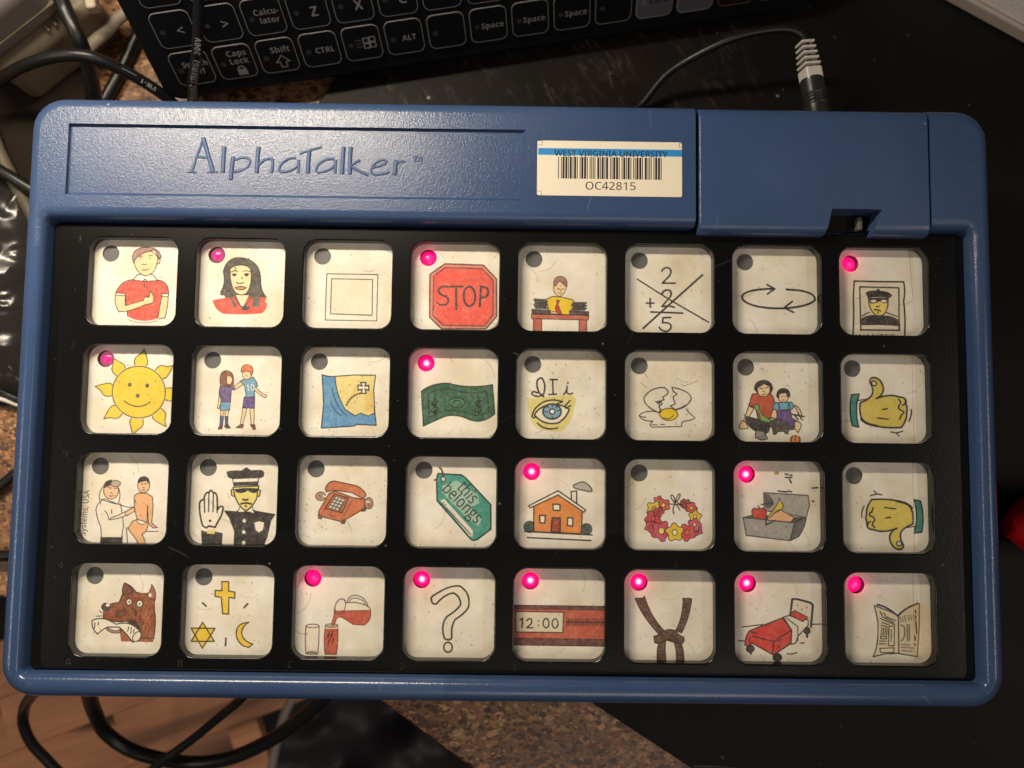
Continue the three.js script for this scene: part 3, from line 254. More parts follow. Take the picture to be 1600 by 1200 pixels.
// ---------------------------------------------------------------- the place: counter, black board, what lies below the counter edge
struct('countertop', planarUV(slab(poly([[-48.9, 99.1], [60, 175], [300, 345], [900, 345], [900, -700], [-700, -700], [-700, 20], [-300, 62], [-112, 62]]), -38, 0, 1.2, 3), 150), M.granite);
struct('floor', planarUV(lay(new THREE.PlaneGeometry(4000, 4000), -720), 150), std({ color: lin(0.02, 0.017, 0.015), roughness: 0.8 }));
{
  const [c, x] = canvas(1024, 1024), rd = rng(5);
  x.fillStyle = '#141110'; x.fillRect(0, 0, 1024, 1024);
  for (let i = 0; i < 260; i++) { x.strokeStyle = `rgba(150,135,118,${0.02 + rd() * 0.05})`; x.lineWidth = 0.5 + rd(); const a = rd() * 1024, b = rd() * 1024, l = 10 + rd() * 80, t = 0.9 + rd() * 0.5; x.beginPath(); x.moveTo(a, b); x.lineTo(a + l * Math.cos(t), b + l * Math.sin(t)); x.stroke(); }
  // whitish scuffs where things were dragged behind the device
  const sx = (mx, mz) => [(mx + 170) * 1024 / 560, (mz + 330) * 1024 / 560];
  for (let i = 0; i < 900; i++) { const q = rd(), [a, b] = sx(-60 + q * 150 + rd() * 12, -142 - q * 14 + (rd() - 0.5) * 46), l = 2 + rd() * 13, t = 0.8 + rd() * 0.5, cl = N1(a / 14, b / 14, 999); if (cl < 0.45) continue; x.strokeStyle = `rgba(205,185,160,${0.04 + rd() * 0.2 * (cl - 0.4)})`; x.lineWidth = 0.7 + rd() * 1.8; x.beginPath(); x.moveTo(a, b); x.lineTo(a + l * Math.cos(t), b + l * Math.sin(t)); x.stroke(); }
  for (let i = 0; i < 70; i++) { const p = rd() * 1024, q = rd() * 1024, w = 40 + rd() * 150, gr = x.createRadialGradient(p, q, 0, p, q, w); gr.addColorStop(0, `rgba(130,112,100,${0.02 + rd() * 0.06})`); gr.addColorStop(1, 'rgba(130,112,100,0)'); x.save(); x.translate(p, q); x.rotate(0.5); x.scale(1, 0.35); x.translate(-p, -q); x.fillStyle = gr; x.fillRect(p - w, q - w, 2 * w, 2 * w); x.restore(); }
  for (let i = 0; i < 620; i++) { const q = rd(); x.fillStyle = `rgba(235,228,215,${0.2 + rd() * 0.6})`; const s = q < 0.9 ? 0.9 : 2.2; x.fillRect(rd() * 1024, rd() * 1024, s, s); }
  x.strokeStyle = 'rgba(210,200,185,.5)'; x.lineWidth = 0.9; { const [a, b] = sx(95, 122); x.beginPath(); x.moveTo(a - 40, b); x.quadraticCurveTo(a + 10, b - 2, a + 40, b + 22); x.stroke(); }
  const t = canvasTex(c), a = [0.848, 0.53], b = [0.53, -0.848], C = [-154, -19], pt = (u, v) => [C[0] + u * a[0] + v * b[0], C[1] + u * a[1] + v * b[1]];
  const shape = poly([pt(0, 0), pt(520, 0), pt(520, 430), pt(0, 430)]);
  const o = thing('desk_board', 'large matte black board with pale scuffs, lying on the brown speckled counter under the device', 'board', [60, 0.2, 0]);
  mk('board_panel', rectUV(slab(shape, 0.2, 3, 0.6, 2), -170, 390, -330, 230), phys({ map: t, roughness: 0.5, specularIntensity: 0.28, bumpMap: fine, bumpScale: 0.00004 }), o);
}

// ---------------------------------------------------------------- the blue device
const dev = thing('communication_device', 'blue talking device with thirty two picture keys in a black grid on the board', 'communication device', [0, 3, -17]);
const ev = new Evaluator(); ev.attributes = ['position', 'normal'];
function brush(geo) { const b = new Brush(geo.index ? geo : mergeVertices(geo)); b.updateMatrixWorld(); return b; }
function clean(geo) { const o = new THREE.BufferGeometry(); o.setAttribute('position', geo.attributes.position); if (geo.index) o.setIndex(geo.index); o.setAttribute('normal', geo.attributes.normal); return o; }
function cut(geo, ...tools) { let b = brush(clean(geo)); for (const t of tools) b = ev.evaluate(b, brush(clean(t)), SUBTRACTION); return b.geometry; }
function loop(x0, x1, z0, z1, r, y, yBack = y, split = null, n = 6) {   // a rounded rectangle seen from above, going round; yBack is the height of its far side
  const out = [], arc = (cx, cz, a0) => { for (let i = 0; i <= n; i++) { const a = a0 + i / n * Math.PI / 2; out.push([cx + r * Math.cos(a), 0, cz + r * Math.sin(a)]); } };
  arc(x1 - r, z1 - r, 0); arc(x0 + r, z1 - r, Math.PI / 2); out.push([x0, 0, -66]); arc(x0 + r, z0 + r, Math.PI); arc(x1 - r, z0 + r, Math.PI * 1.5); out.push([x1, 0, -66]);
  for (const p of out) p[1] = p[2] < -70 ? yBack : y;
  return out;
}
function loft(loops) {                                  // closed solid through loops of equal length
  const pos = [], idx = [], n = loops[0].length; for (const l of loops) for (const p of l) pos.push(...p);
  for (let k = 0; k + 1 < loops.length; k++) for (let i = 0; i < n; i++) { const a = k * n + i, b = k * n + (i + 1) % n; idx.push(a, a + n, b, b, a + n, b + n); }
  for (const [k, flip] of [[0, false], [loops.length - 1, true]]) { const c = pos.length / 3, l = loops[k]; pos.push(l.reduce((s, p) => s + p[0], 0) / n, l[0][1], l.reduce((s, p) => s + p[2], 0) / n); for (let i = 0; i < n; i++) { const a = k * n + i, b = k * n + (i + 1) % n; flip ? idx.push(c, b, a) : idx.push(c, a, b); } }
  const o = new THREE.BufferGeometry(); o.setAttribute('position', new THREE.Float32BufferAttribute(pos, 3)); o.setIndex(idx); return o;
}
{
  const X = 164.7, Z0 = -118.4, Z1 = 83.1, R = 11, top = 52.5, fr = 4.2;
  const out = (i, y) => loop(-X + i, X - i, Z0 + i, Z1 - i, R - i * 0.75, y);
  const ls = [out(6, 3), out(4.6, 4.2), out(1.2, 30), out(0, top - fr)];
  for (let k = 1; k <= 7; k++) { const t = k / 7 * Math.PI / 2; ls.push(out(fr * (1 - Math.cos(t)), top - fr + fr * Math.sin(t))); }
  ls.push(loop(-X + fr + 0.03, X - fr - 0.03, Z0 + fr + 0.2, Z1 - fr - 0.03, R - fr * 0.75, top));
  const px = 160.4, pz0 = -79.7, pz1 = 78.3, s = 2.8, b = 3.5;
  ls.push(loop(-px - 0.03, px + 0.03, pz0 - 0.2, pz1 + 0.03, 4.8, top));
  for (let k = 0; k <= 6; k++) { const t = k / 6 * Math.PI / 2; const d = s * Math.sin(t), e = b * Math.sin(t); ls.push(loop(-px + d, px - d, pz0 + e, pz1 - d, 4.8 - 2.8 * Math.sin(t), top - s * (1 - Math.cos(t)), top - b * (1 - Math.cos(t)))); }
  ls.push(loop(-px + s, px - s, pz0 + b, pz1 - s, 2, 38.6));
  let body = toCreasedNormals(loft(ls), 0.6);
  const box = (x0, x1, y0, y1, z0, z1) => new THREE.BoxGeometry(x1 - x0, y1 - y0, z1 - z0).translate((x0 + x1) / 2, (y0 + y1) / 2, (z0 + z1) / 2);
  const ring = (x0, x1, z0, z1, y) => [[x1, y, z1], [x0, y, z1], [x0, y, z0], [x1, y, z0]], recess = toCreasedNormals(loft([ring(-150.8, 3.9, -108.6, -85, 51.1), ring(-150.8, 7.4, -108.6, -82.2, 54.5)]), 0.3);
  body = cut(body, recess, box(63.3, 143.7, 43.5, 60, -130, -71));
  body = body.index ? body.toNonIndexed() : body;        // the narrow rim is polished smoother by handling than the header
  { const p = body.attributes.position, n = body.attributes.normal, tri = [[], []]; for (let i = 0; i < p.count; i += 3) tri[(p.getZ(i) + p.getZ(i + 1) + p.getZ(i + 2)) / 3 > -64 ? 1 : 0].push(i);
    const q = [], m = []; for (const i of [...tri[0], ...tri[1]]) for (let k = i; k < i + 3; k++) { q.push(p.getX(k), p.getY(k), p.getZ(k)); m.push(n.getX(k), n.getY(k), n.getZ(k)); }
    body = new THREE.BufferGeometry(); body.setAttribute('position', new THREE.Float32BufferAttribute(q, 3)); body.setAttribute('normal', new THREE.Float32BufferAttribute(m, 3)); body.addGroup(0, tri[0].length * 3, 0); body.addGroup(tri[0].length * 3, tri[1].length * 3, 1); }
  mk('housing', planarUV(body, 60), [M.blue, M.blueRim], dev);
  // battery door: a profile drawn across the device, run along it
  const pf = new THREE.Shape(), P = (z, y) => [-z, y];
  pf.moveTo(...P(-76.9, 44)); pf.lineTo(...P(-118.2, 44)); pf.lineTo(...P(-118.2, 48.1)); pf.absarc(113.7, 48.1, 4.5, 0, Math.PI / 2); pf.lineTo(...P(-113.3, 52.6)); pf.lineTo(...P(-77.8, 52.6)); pf.lineTo(...P(-77.4, 52.6)); pf.absarc(77.4, 49.1, 3.5, Math.PI / 2, Math.PI); pf.lineTo(...P(-73.9, 47.2)); pf.lineTo(...P(-76.9, 47.2));
  let door = new THREE.ExtrudeGeometry(pf, { depth: 78.6 - 1.2, bevelEnabled: true, bevelThickness: 0.6, bevelSize: 0.6, bevelOffset: -0.6, bevelSegments: 5, curveSegments: 8 }); door.rotateY(Math.PI / 2);
  door.translate(65.1, 0, 0);
  const notch = lay(new THREE.ExtrudeGeometry(poly([[109.6, -82.6], [126.6, -82.6], [123.4, -73], [123.4, -70], [107.4, -70], [107.4, -73]]), { depth: 20, bevelEnabled: false }), 40);
  door = cut(toCreasedNormals(door, 0.5), notch);
  const dm = mk('battery_door', planarUV(door, 60), M.blue, dev, 'plain blue battery door with a dark latch notch');
  mk('notch_shade', box(109, 126, 43.7, 44.6, -83, -76.8), M.black, dm);  // black block added to darken the notch floor where shade falls
  mk('latch_tab', new RoundedBoxGeometry(1.6, 3, 4.4, 2, 0.4).translate(121.4, 46.2, -79), std({ color: lin(0.15, 0.135, 0.11), roughness: 0.4 }), dm);
  // raised lettering of the name panel, traced stroke by stroke
  const onPanel = plane3([4.686820, -0.2775019, 791.242698, 0.06868115, 4.5034107, 700.305478, 1.17062e-5, -2.71215e-4]);
  const strokes = [['185,98 165,150 140,220 115,295', 0.5], ['182,98 200,160 220,230 240,300', 0.75], ['140,212 215,216', 0.45], ['88,300 140,301', 0.4], ['205,303 268,303', 0.4], ['308,150 302,230 298,303', 0.75], ['360,212 352,280 346,345', 0.75], ['362,232 420,215 460,230 450,265 400,295 352,300', 0.45], ['512,152 505,230 500,305', 0.75], ['508,262 550,228 590,225 595,260 588,308', 0.55], ['735,218 690,222 640,262 635,298 690,295 745,262 752,225 748,308', 0.5], ['755,192 820,172 888,152', 0.4], ['812,180 808,240 805,308', 0.75],
    ['960,222 910,228 860,265 855,300 910,295 962,262 970,225 966,310', 0.5], ['1018,152 1012,230 1008,312', 0.75], ['1060,152 1056,230 1054,314', 0.75], ['1115,228 1080,250 1062,262 1100,290 1165,320', 0.5], ['1190,275 1240,262 1275,240 1255,228 1210,245 1180,285 1195,315 1250,312 1290,300', 0.45], ['1330,232 1326,280 1320,318', 0.7], ['1328,262 1350,240 1385,238', 0.45], ['1432,208 1455,209', 0.3], ['1444,209 1442,240', 0.32], ['1462,240 1464,210 1471,232 1478,210 1482,242', 0.32]];
  const parts = strokes.map(([d, r]) => { const t = tube(d.split(' ').map((p) => { const [a, b] = p.split(',').map(Number), [x, z] = onPanel(270 + a / 3.8095, 190 + b / 3.8095); return [x, 0, z]; }), r, 22, 8); t.scale(1, 0.7, 1); t.translate(0, 51.1, 0); return t; });
  mk('raised_lettering', mergeGeometries(parts), M.blueSmooth, dev);
  // asset sticker
  const [c, x] = canvas(1024, 402), U = (a) => (a - 198) * 1024 / 1132, V = (b) => (b - 248) * 402 / 432;
  x.fillStyle = '#f1e8d4'; x.fillRect(0, 0, 1024, 402); x.fillStyle = '#2f8fd6'; x.fillRect(6, V(308), 1018, 50);
  x.fillStyle = '#1d2430'; x.save(); x.translate(U(332), V(368)); x.scale(0.8, 1); x.font = '58px sans-serif'; const ws = x.measureText('WEST VIRGINIA UNIVERSITY').width; x.scale((U(1215) - U(332)) / ws / 0.8, 1); x.fillText('WEST VIRGINIA UNIVERSITY', 0, 0); x.strokeStyle = '#1d2430'; x.lineWidth = 1.6; x.strokeText('WEST VIRGINIA UNIVERSITY', 0, 0); x.restore();
  const code = { O: 'wnnnwnnwn', C: 'wnwnnwnnn', 4: 'nnnwwnnnw', 2: 'nnwwnnnnw', 8: 'wnnwnnwnn', 1: 'wnnwnnnnw', 5: 'wnnwwnnnn', '*': 'nwnnwnwnn' };
  const bars = [...'*OC42815*'].flatMap((ch) => [...code[ch]].map((e, i) => [e === 'w' ? 2.5 : 1, i % 2 === 0]).concat([[1, false]])), tot = bars.reduce((a, [w]) => a + w, 0); let bx = U(362); const bw = (U(1176) - U(362)) / tot;
  x.fillStyle = '#201c19'; for (const [w, on] of bars) { if (on) x.fillRect(bx, V(374), w * bw, 160); bx += w * bw; }
  x.fillStyle = '#1a1817'; x.font = '78px sans-serif'; const wc = x.measureText('OC42815').width; x.save(); x.translate(U(572), V(630)); x.scale((U(972) - U(572)) / wc, 1); x.fillText('OC42815', 0, 0); x.restore();
  x.strokeStyle = '#403830'; x.lineWidth = 2.5; x.strokeRect(-4, 2, 38, 32); x.strokeRect(1006, 6, 34, 30); x.strokeRect(-4, 372, 34, 40);
  mk('asset_sticker', rectUV(slab(roundRect(9.2, 58.6, 85.8, 104.9, 0.7), 52.5, 52.66, 0.04, 1), 9.2, 58.6, -104.9, -85.8), std({ map: canvasTex(c), roughness: 0.42 }), dev);
  // black key grid
  const fs = roundRect(-157.1, 157.0, -75.0, 75.4, 1.4);
  for (let r = 0; r < 4; r++) for (let k = 0; k < 8; k++) { const kx = (k - 3.5) * 37, kz = (r - 1.5) * 37; fs.holes.push(roundRect(kx - 15.2, kx + 15.2, -kz - 15.2, -kz + 15.2, 4.6, THREE.Path)); }
  mk('key_grid', planarUV(slab(fs, 43.05, 47, 0.5, 6, 6), 60), M.frame, dev);
  for (const [ch, mx, mz, name] of [['1', -148, -70, 'row_number'], ['2', -148.5, -33, 'row_number'], ['3', -149, 4, 'row_number'], ['4', -148.5, 41, 'row_number'], ['A', -144.5, 72.6, 'column_letter'], ['B', -107.5, 72.6, 'column_letter'], ['C', -71, 72.6, 'column_letter'], ['D', -34, 72.8, 'column_letter'], ['E', 4, 72.8, 'column_letter']]) {
    mk(name, lay(glyph(ch, 2.4, 0.14), 46.99).translate(mx - 0.9, 0, mz + 1.2), M.frame, dev);
  }
  // picture keys
  const what = ['man in a red shirt', 'dark haired woman in red', 'empty double square', 'red stop sign', 'worker at a desk with paper stacks', 'crossed out sum', 'two circling arrows', 'framed wanted portrait', 'smiling yellow sun', 'girl and boy standing', 'map with blue sea', 'green banknote', 'blue eye with letters', 'broken egg', 'two children with toys', 'yellow thumb up', 'doctor with a patient', 'police officer with raised hand', 'orange telephone', 'green luggage tag', 'orange house', 'flower wreath', 'open lunch box', 'yellow thumb down', 'brown dog with newspaper', 'cross, star and crescent', 'jug pouring red juice', 'question mark', 'red clock radio', 'knotted brown rope', 'red bed', 'open newspaper'];
  const lit = [1, 3, 7, 8, 11, 20, 22, 26, 27, 28, 29, 30, 31];
  const DX = -9.75, DZ = -10.5, HR = 2.95;
  const glowMat = (stops, k) => { const [gc, gx] = canvas(128, 128), gr = gx.createRadialGradient(64, 64, 1, 64, 64, 64); stops.forEach(([at, col]) => gr.addColorStop(at, col)); gx.fillStyle = gr; gx.fillRect(0, 0, 128, 128); return std({ color: lin(0.2, 0.02, 0.06), roughness: 0.25, emissive: lin(1, 1, 1), emissiveMap: canvasTex(gc), emissiveIntensity: k }); };
  const hot = glowMat([[0, '#fff8f8'], [0.16, '#ffe2ea'], [0.32, '#ff6aa6'], [0.48, '#ff0f70'], [0.8, '#f2005e'], [1, '#a80040']], 1.45);
  const even = glowMat([[0, '#ff4a90'], [0.3, '#ff1474'], [0.85, '#f40064'], [1, '#a80044']], 1.3), faint = glowMat([[0, '#ff20a8'], [0.3, '#f01890'], [0.6, '#b85a78'], [1, '#7a5a60']], 0.85);
  const glowOf = (k) => [1, 8].includes(k) ? faint : [3, 7, 26, 31].includes(k) ? even : hot;
  const off = std({ color: lin(0.15, 0.152, 0.15), roughness: 0.3 }), well = std({ color: lin(0.07, 0.065, 0.06), roughness: 0.6 });
  const card = roundRect(-16.6, 16.6, -16.6, 16.6, 0.3); { const h = new THREE.Path(); h.absarc(DX, -DZ, HR, 0, Math.PI * 2, true); card.holes.push(h); }
  for (let k = 0; k < 32; k++) {
    const c = k % 8, r = k >> 3, kx = (c - 3.5) * 37, kz = (r - 1.5) * 37, on = lit.includes(k);
    const geo = lay(new THREE.ExtrudeGeometry(card, { depth: 0.25, bevelEnabled: false, curveSegments: 20 }), 42.74).translate(kx, 0, kz);
    const p = geo.attributes.position, uv = geo.attributes.uv;
    for (let i = 0; i < p.count; i++) uv.setXY(i, (c + Math.min(0.998, Math.max(0.002, (p.getX(i) - kx + 16.5) / 33))) / 8, 1 - (r + Math.min(0.998, Math.max(0.002, (p.getZ(i) - kz + 16.5) / 33))) / 4);
    const m = mk('picture_key', geo, M.paper, dev, `picture key showing a ${what[k]}, its indicator light ${on ? 'lit pink' : 'off'}`);
    const lx = kx + DX, lz = kz + DZ;
    if (on) {
      const prof = [[0, 1.9], [0.7, 1.83], [1.5, 1.6], [2.3, 1.1], [2.8, 0.5], [3.0, 0]].map(([a, b]) => new THREE.Vector2(a, b)).reverse();
      const dome = new THREE.LatheGeometry(prof, 28).translate(lx, glowOf(k) === faint ? 40.9 : 40.2, lz), dp = dome.attributes.position, du = dome.attributes.uv;
      for (let i = 0; i < dp.count; i++) du.setXY(i, 0.5 + (dp.getX(i) - lx) / 6.1, 0.5 + (dp.getZ(i) - lz) / 6.1);
      mk('indicator_light', dome, glowOf(k), m);
      mk('light_well', new THREE.LatheGeometry([[0, 40.1], [3.1, 40.1], [3.1, 42.72], [3.6, 42.72]].map(([a, b]) => new THREE.Vector2(a, b)), 28).translate(lx, 0, lz), well, m);
      const l = new THREE.PointLight(lin(1, 0.01, 0.2), glowOf(k) === faint ? 0.00001 : 0.000042); l.position.set(lx * MM, 0.0446, lz * MM); l.shadow.radius = 0.06; l.castShadow = true; scene.add(l);
    } else mk('indicator_light', new THREE.CylinderGeometry(3.3, 3.3, 0.12, 28).translate(lx, 42.35, lz), off, m);
  }
  mk('rubber_foot', new THREE.CylinderGeometry(7, 7, 0.5, 20).translate(-40, 3.0, -95), M.black, dev);
}

// ---------------------------------------------------------------- the leaning keyboard behind it
{
  const O3 = new THREE.Vector3(-121.2, 17.3, -139.2), ex = new THREE.Vector3(0.985, -0.0105, -0.1722), n = new THREE.Vector3(0.1562, 0.478, 0.8643).normalize(), up = n.clone().cross(ex).normalize(); ex.copy(up).cross(n);
  const frameM = new THREE.Matrix4().makeBasis(ex, up, n).setPosition(O3), put = (geo) => geo.applyMatrix4(frameM);
  const PX = 16.32, PY = 15.92;
  const kb = thing('keyboard', 'black flat key keyboard with grey outlined keys, leaning up behind the blue device', 'keyboard', [0, 4, -165]);
  const bs = roundRect(-15, 247, -6.2, 92, 7);
  mk('keyboard_case', put(new THREE.ExtrudeGeometry(bs, { depth: 8, bevelEnabled: true, bevelThickness: 2, bevelSize: 2, bevelOffset: -2, bevelSegments: 4, curveSegments: 10 }).translate(0, 0, -10.2)), phys({ color: lin(0.004, 0.004, 0.0045), roughness: 0.45, specularIntensity: 0.5 }), kb);
  mk('prop_leg', new RoundedBoxGeometry(60, 5, 62, 2, 1).rotateX(0.9).translate(-20, 30, -208), M.black, kb);
  const [c, x] = canvas(2048, 448), CW = 2048 / 14, CH = 149;
  x.fillStyle = '#080808'; x.fillRect(0, 0, 2048, 448);
  const cell = (i, j, fill, line, legend) => {
    x.save(); x.translate(i * CW, 448 - (j + 1) * CH); const s = CW / 16.32; x.scale(s, s); x.fillStyle = fill; x.fillRect(0, 0, 17, 17);
    x.strokeStyle = line; x.lineWidth = 0.36; x.beginPath(); x.roundRect(1.0, 0.95, 14.1, 13.9, 2.6); x.stroke();
    x.fillStyle = 'rgba(120,120,122,.3)'; x.beginPath(); x.arc(3.6, 8.4, 1.05, 0, 7); x.fill();
    x.fillStyle = x.strokeStyle = '#6b6967'; x.textAlign = 'center'; if (legend) legend(); x.restore();
  };
  const W = (t, px, py, size) => () => { x.font = `bold ${size}px sans-serif`; x.fillText(t, px, py); };
  const LG = [
    () => { W('Switch', 9.6, 7.2, 3.1)(); W('Off', 10, 10.6, 3.1)(); },
    () => { W('Caps', 9.6, 5.6, 3.3)(); W('Lock', 9.6, 9, 3.3)(); x.fillRect(7.7, 11.2, 3.6, 2.6); x.lineWidth = 0.6; x.beginPath(); x.arc(9.5, 11.2, 1.2, Math.PI, 0); x.stroke(); },
    () => { W('Shift', 9.6, 6.8, 3.3)(); x.lineWidth = 0.4; x.beginPath(); x.moveTo(9.4, 8); x.lineTo(12, 10.8); x.lineTo(10.5, 10.8); x.lineTo(10.5, 13); x.lineTo(8.3, 13); x.lineTo(8.3, 10.8); x.lineTo(6.8, 10.8); x.closePath(); x.stroke(); },
    W('CTRL', 9.8, 9.4, 3.2),
    () => { x.lineWidth = 0.45; for (const [a, b] of [[8.6, 6], [11, 5.8], [8.6, 8.4], [11, 8.2]]) x.strokeRect(a, b, 2, 1.9); x.globalAlpha = 0.5; for (let q = 0; q < 12; q++) x.fillRect(5.6 + (q % 4) * 0.7, 6.2 + (q >> 2) * 1.4, 0.4, 0.9); x.globalAlpha = 1; },
    W('ALT', 9.8, 9.4, 3.2), null, W('Space', 9.6, 9.4, 3.2), W('Space', 9.6, 9.4, 3.2), W('Space', 9.6, 9.4, 3.2), null,
    () => { x.fillStyle = '#1c1c20'; W('Core', 9.6, 9.4, 3.4)(); }, null, null];
  const L1 = [W('<', 10, 10.4, 5.4), W('>', 10, 10.4, 5.4), () => { W('Calcu-', 9.4, 7.2, 3.2)(); W('lator', 9.8, 10.6, 3.2)(); }, W('Z', 10, 10.6, 5.4), W('X', 10, 10.6, 5.4), W('C', 10, 10.6, 5.4)];
  for (let j = 0; j < 3; j++) for (let i = 0; i < 14; i++) cell(i, j, j === 0 && (i === 11 || i === 12) ? '#45444b' : j === 0 && i === 13 ? '#1a0608' : '#080808', j === 0 && i === 13 ? '#504240' : '#62605e', j === 0 ? LG[i] : j === 1 ? L1[i] : null);
  const km = phys({ map: canvasTex(c), roughness: 0.45, specularIntensity: 0.5 }), ks = roundRect(-7.3, 7.3, -7.2, 7.2, 2.8), kg = new THREE.ExtrudeGeometry(ks, { depth: 0.35, bevelEnabled: true, bevelThickness: 0.15, bevelSize: 0.15, bevelSegments: 1, bevelOffset: -0.15, curveSegments: 5 });
  for (let j = 0; j < 5; j++) for (let i = 0; i < 15; i++) {
    const geo = kg.clone(), p = geo.attributes.position, uv = geo.attributes.uv, ci = Math.min(i, 13), cj = j > 2 || i > 13 ? 2 : j;
    for (let q = 0; q < p.count; q++) uv.setXY(q, (ci + 0.493 + p.getX(q) / PX) / 14, (CH * (cj + 0.508 + p.getY(q) / PY * 0.976)) / 448);
    mk('key', put(geo.translate(i * PX, j * PY + 7.4, 0)), km, kb, j === 0 && (i === 11 || i === 12) ? 'grey key' : undefined);
  }
}

// ---------------------------------------------------------------- cables
{
  const A = cord('power_cable', 'black cable with white print hanging down in front of the keyboard', [[-104, 63, -153], [-108, 53, -148], [-113, 41, -141], [-121, 25, -136], [-125, 15, -134], [-129, 6, -136], [-128, 5.6, -146]], 1.95, M.cable), a = A.children[0];
  mk('printed_marking', alongTube(a.path, 1.95, '.824mm2 (18AWG)  300V', 2.0, 0.74, -1), M.print, A);
  const B = cord('power_cable', 'thick black cable arching over the other cables at the left of the keyboard', [[-207, 17, -134], [-196, 22, -138], [-180, 32, -139], [-165, 37, -140], [-154, 37, -140], [-146, 29, -139], [-139, 19, -137], [-134, 9, -134], [-131, 6, -130]], 2.2, M.cable), b = B.children[0];
  mk('printed_marking', alongTube(b.path, 2.2, 'VW-1  .......', 1.7, 0.83, -1), M.print, B);
  cord('power_cable', 'thickest black cable running straight down over the beige power strip', [[-166.0, 39.0, -164.9] , [-164.7, 36.0, -159.4] , [-160.7, 33.0, -149.4] , [-162.3, 23.0, -144.1] , [-165.9, 10.0, -135.3], [-168, 6, -124]], 2.75, M.cable);
  cord('power_cable', 'black cable lying flat on bare counter beside the keyboard corner', [[-147, 3.4, -176], [-154, 3, -166], [-158, 3, -156], [-162, 3, -147], [-166, 3, -138], [-168, 3, -126]], 2.4, M.cable);
  cord('lamp_cord', 'tan cord plugged into the beige power strip', [[-144, 9, -180], [-154, 11, -172], [-158, 11, -169], [-162, 12, -163], [-167, 14, -156], [-169, 15, -152]], 2.4, M.ivory, 'cord_sheath', 'cord');
  cord('power_cable', 'upper of two thin glossy black cables left of the device', [[-225, 5, -23], [-205, 5, -20], [-200, 5, -19], [-193, 5, -16], [-175, 5, -12]], 1.4, M.cable);
  cord('lamp_cord', 'white highlight of the glossy black cable left of the device, built as a thin cord', [[-225, 4, -19], [-204, 4, -17], [-199, 4, -16], [-193, 4, -14], [-175, 4, -10]], 1.1, std({ color: lin(0.75, 0.72, 0.68), roughness: 0.4 }), 'cord_sheath', 'cord');  // bright glint of the black cable, built as its own white cord
  cord('power_cable', 'black cable rising to the right over bare counter left of the device', [[-222, 3, 28], [-203, 3, 21], [-198, 3, 17], [-192, 3, 12], [-175, 3, 2]], 2.0, M.cable);
  cord('power_cable', 'short black cable poking out left of the device near its lower corner', [[-222, 4, 46], [-200, 4, 45], [-195, 4, 45], [-188, 4, 44], [-170, 4, 43]], 2.2, M.cable);
  cord('power_cable', 'black cable crossing a tan cord left of the upper left corner', [[-225, 9, -116], [-208, 10.8, -110], [-203, 10.8, -107], [-196, 10.6, -103], [-178, 7, -92]], 2.3, M.cable);
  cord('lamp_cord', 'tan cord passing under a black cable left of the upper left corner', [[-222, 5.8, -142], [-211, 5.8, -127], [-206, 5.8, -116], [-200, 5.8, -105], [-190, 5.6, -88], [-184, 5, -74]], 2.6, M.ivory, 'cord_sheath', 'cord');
  cord('power_cable', 'smaller black cable loop hanging below the lower left corner', [[-172, 6, 80], [-177, 2, 92], [-198, -23, 107], [-210, -38, 118], [-213, -43, 126], [-212, -48, 136], [-208, -53, 145], [-202, -58, 155], [-185, -66, 172]], 2.3, M.cable);
  cord('power_cable', 'wide black cable loop drooping below the counter edge', [[-160, 4, 84], [-166, -8, 95], [-174, -23, 106], [-179, -38, 119], [-179, -48, 131], [-171, -53, 140], [-158, -53, 144], [-142, -53, 146], [-124, -48, 142], [-104, -38, 131], [-85, -23, 115], [-70, -8, 99], [-62, 1, 88]], 3.1, M.cable);
  cord('power_cable', 'thin black cable crossing the wide loop below the device', [[-90, 2, 84], [-99, -3, 95], [-108, -13, 105], [-118, -23, 114], [-134, -33, 128], [-148, -38, 139], [-161, -43, 150], [-180, -50, 166]], 1.9, M.cable);
  // the plug in the back of the device
  const D = thing('power_plug', 'black barrel plug with ribbed strain relief in the back of the device', 'plug', [115, 29, -130]);
  mk('cable_sheath', tube([[38, 4, -124], [50, 4, -137], [53, 7, -139], [61, 15, -147], [71, 23, -151], [84, 29, -155], [96, 31, -157], [104, 31.5, -157], [109, 30.5, -155], [110.6, 30, -152]], 1.45, 90), M.cable, D);
  const dir = new THREE.Vector3(4.5, -0.3, 27).normalize(), q = new THREE.Quaternion().setFromUnitVectors(new THREE.Vector3(0, 1, 0), dir), along = (geo, t) => geo.applyQuaternion(q).translate(110 + dir.x * t, 29.6 + dir.y * t, -153.5 + dir.z * t);
  const grey = std({ color: lin(0.6, 0.57, 0.52), roughness: 0.34 }), dark = std({ color: lin(0.022, 0.021, 0.02), roughness: 0.3 });  // pale ribs and collar: lamp highlights put into their base colour
  for (let i = 0; i < 5; i++) mk('strain_rib', along(new RoundedBoxGeometry(5.2 + i * 0.28, 0.95, 5.2 + i * 0.28, 2, 0.3), 0.8 + i * 2.15), grey, D);
  mk('strain_core', along(new THREE.CylinderGeometry(1.7, 1.4, 12, 16), 5.5), M.black, D);
  mk('plug_collar', along(new RoundedBoxGeometry(6.6, 5.4, 6.6, 3, 0.8), 13.4), grey, D);
  mk('plug_barrel', along(new THREE.LatheGeometry([[0, 0], [3.9, 0], [4.3, 0.6], [4.3, 5.6], [4.7, 5.8], [4.7, 6.3], [4.3, 6.5], [4.3, 6.9], [4.75, 7.1], [4.75, 7.6], [4.3, 7.8], [4.3, 8.2], [4.8, 8.4], [4.8, 8.9], [4.3, 9.1], [4.3, 9.5], [4.85, 9.7], [4.85, 10.2], [4.4, 10.5], [4.4, 21], [0, 21]].map(([u, v]) => new THREE.Vector2(u, v)), 36), 14.6), dark, D);
}

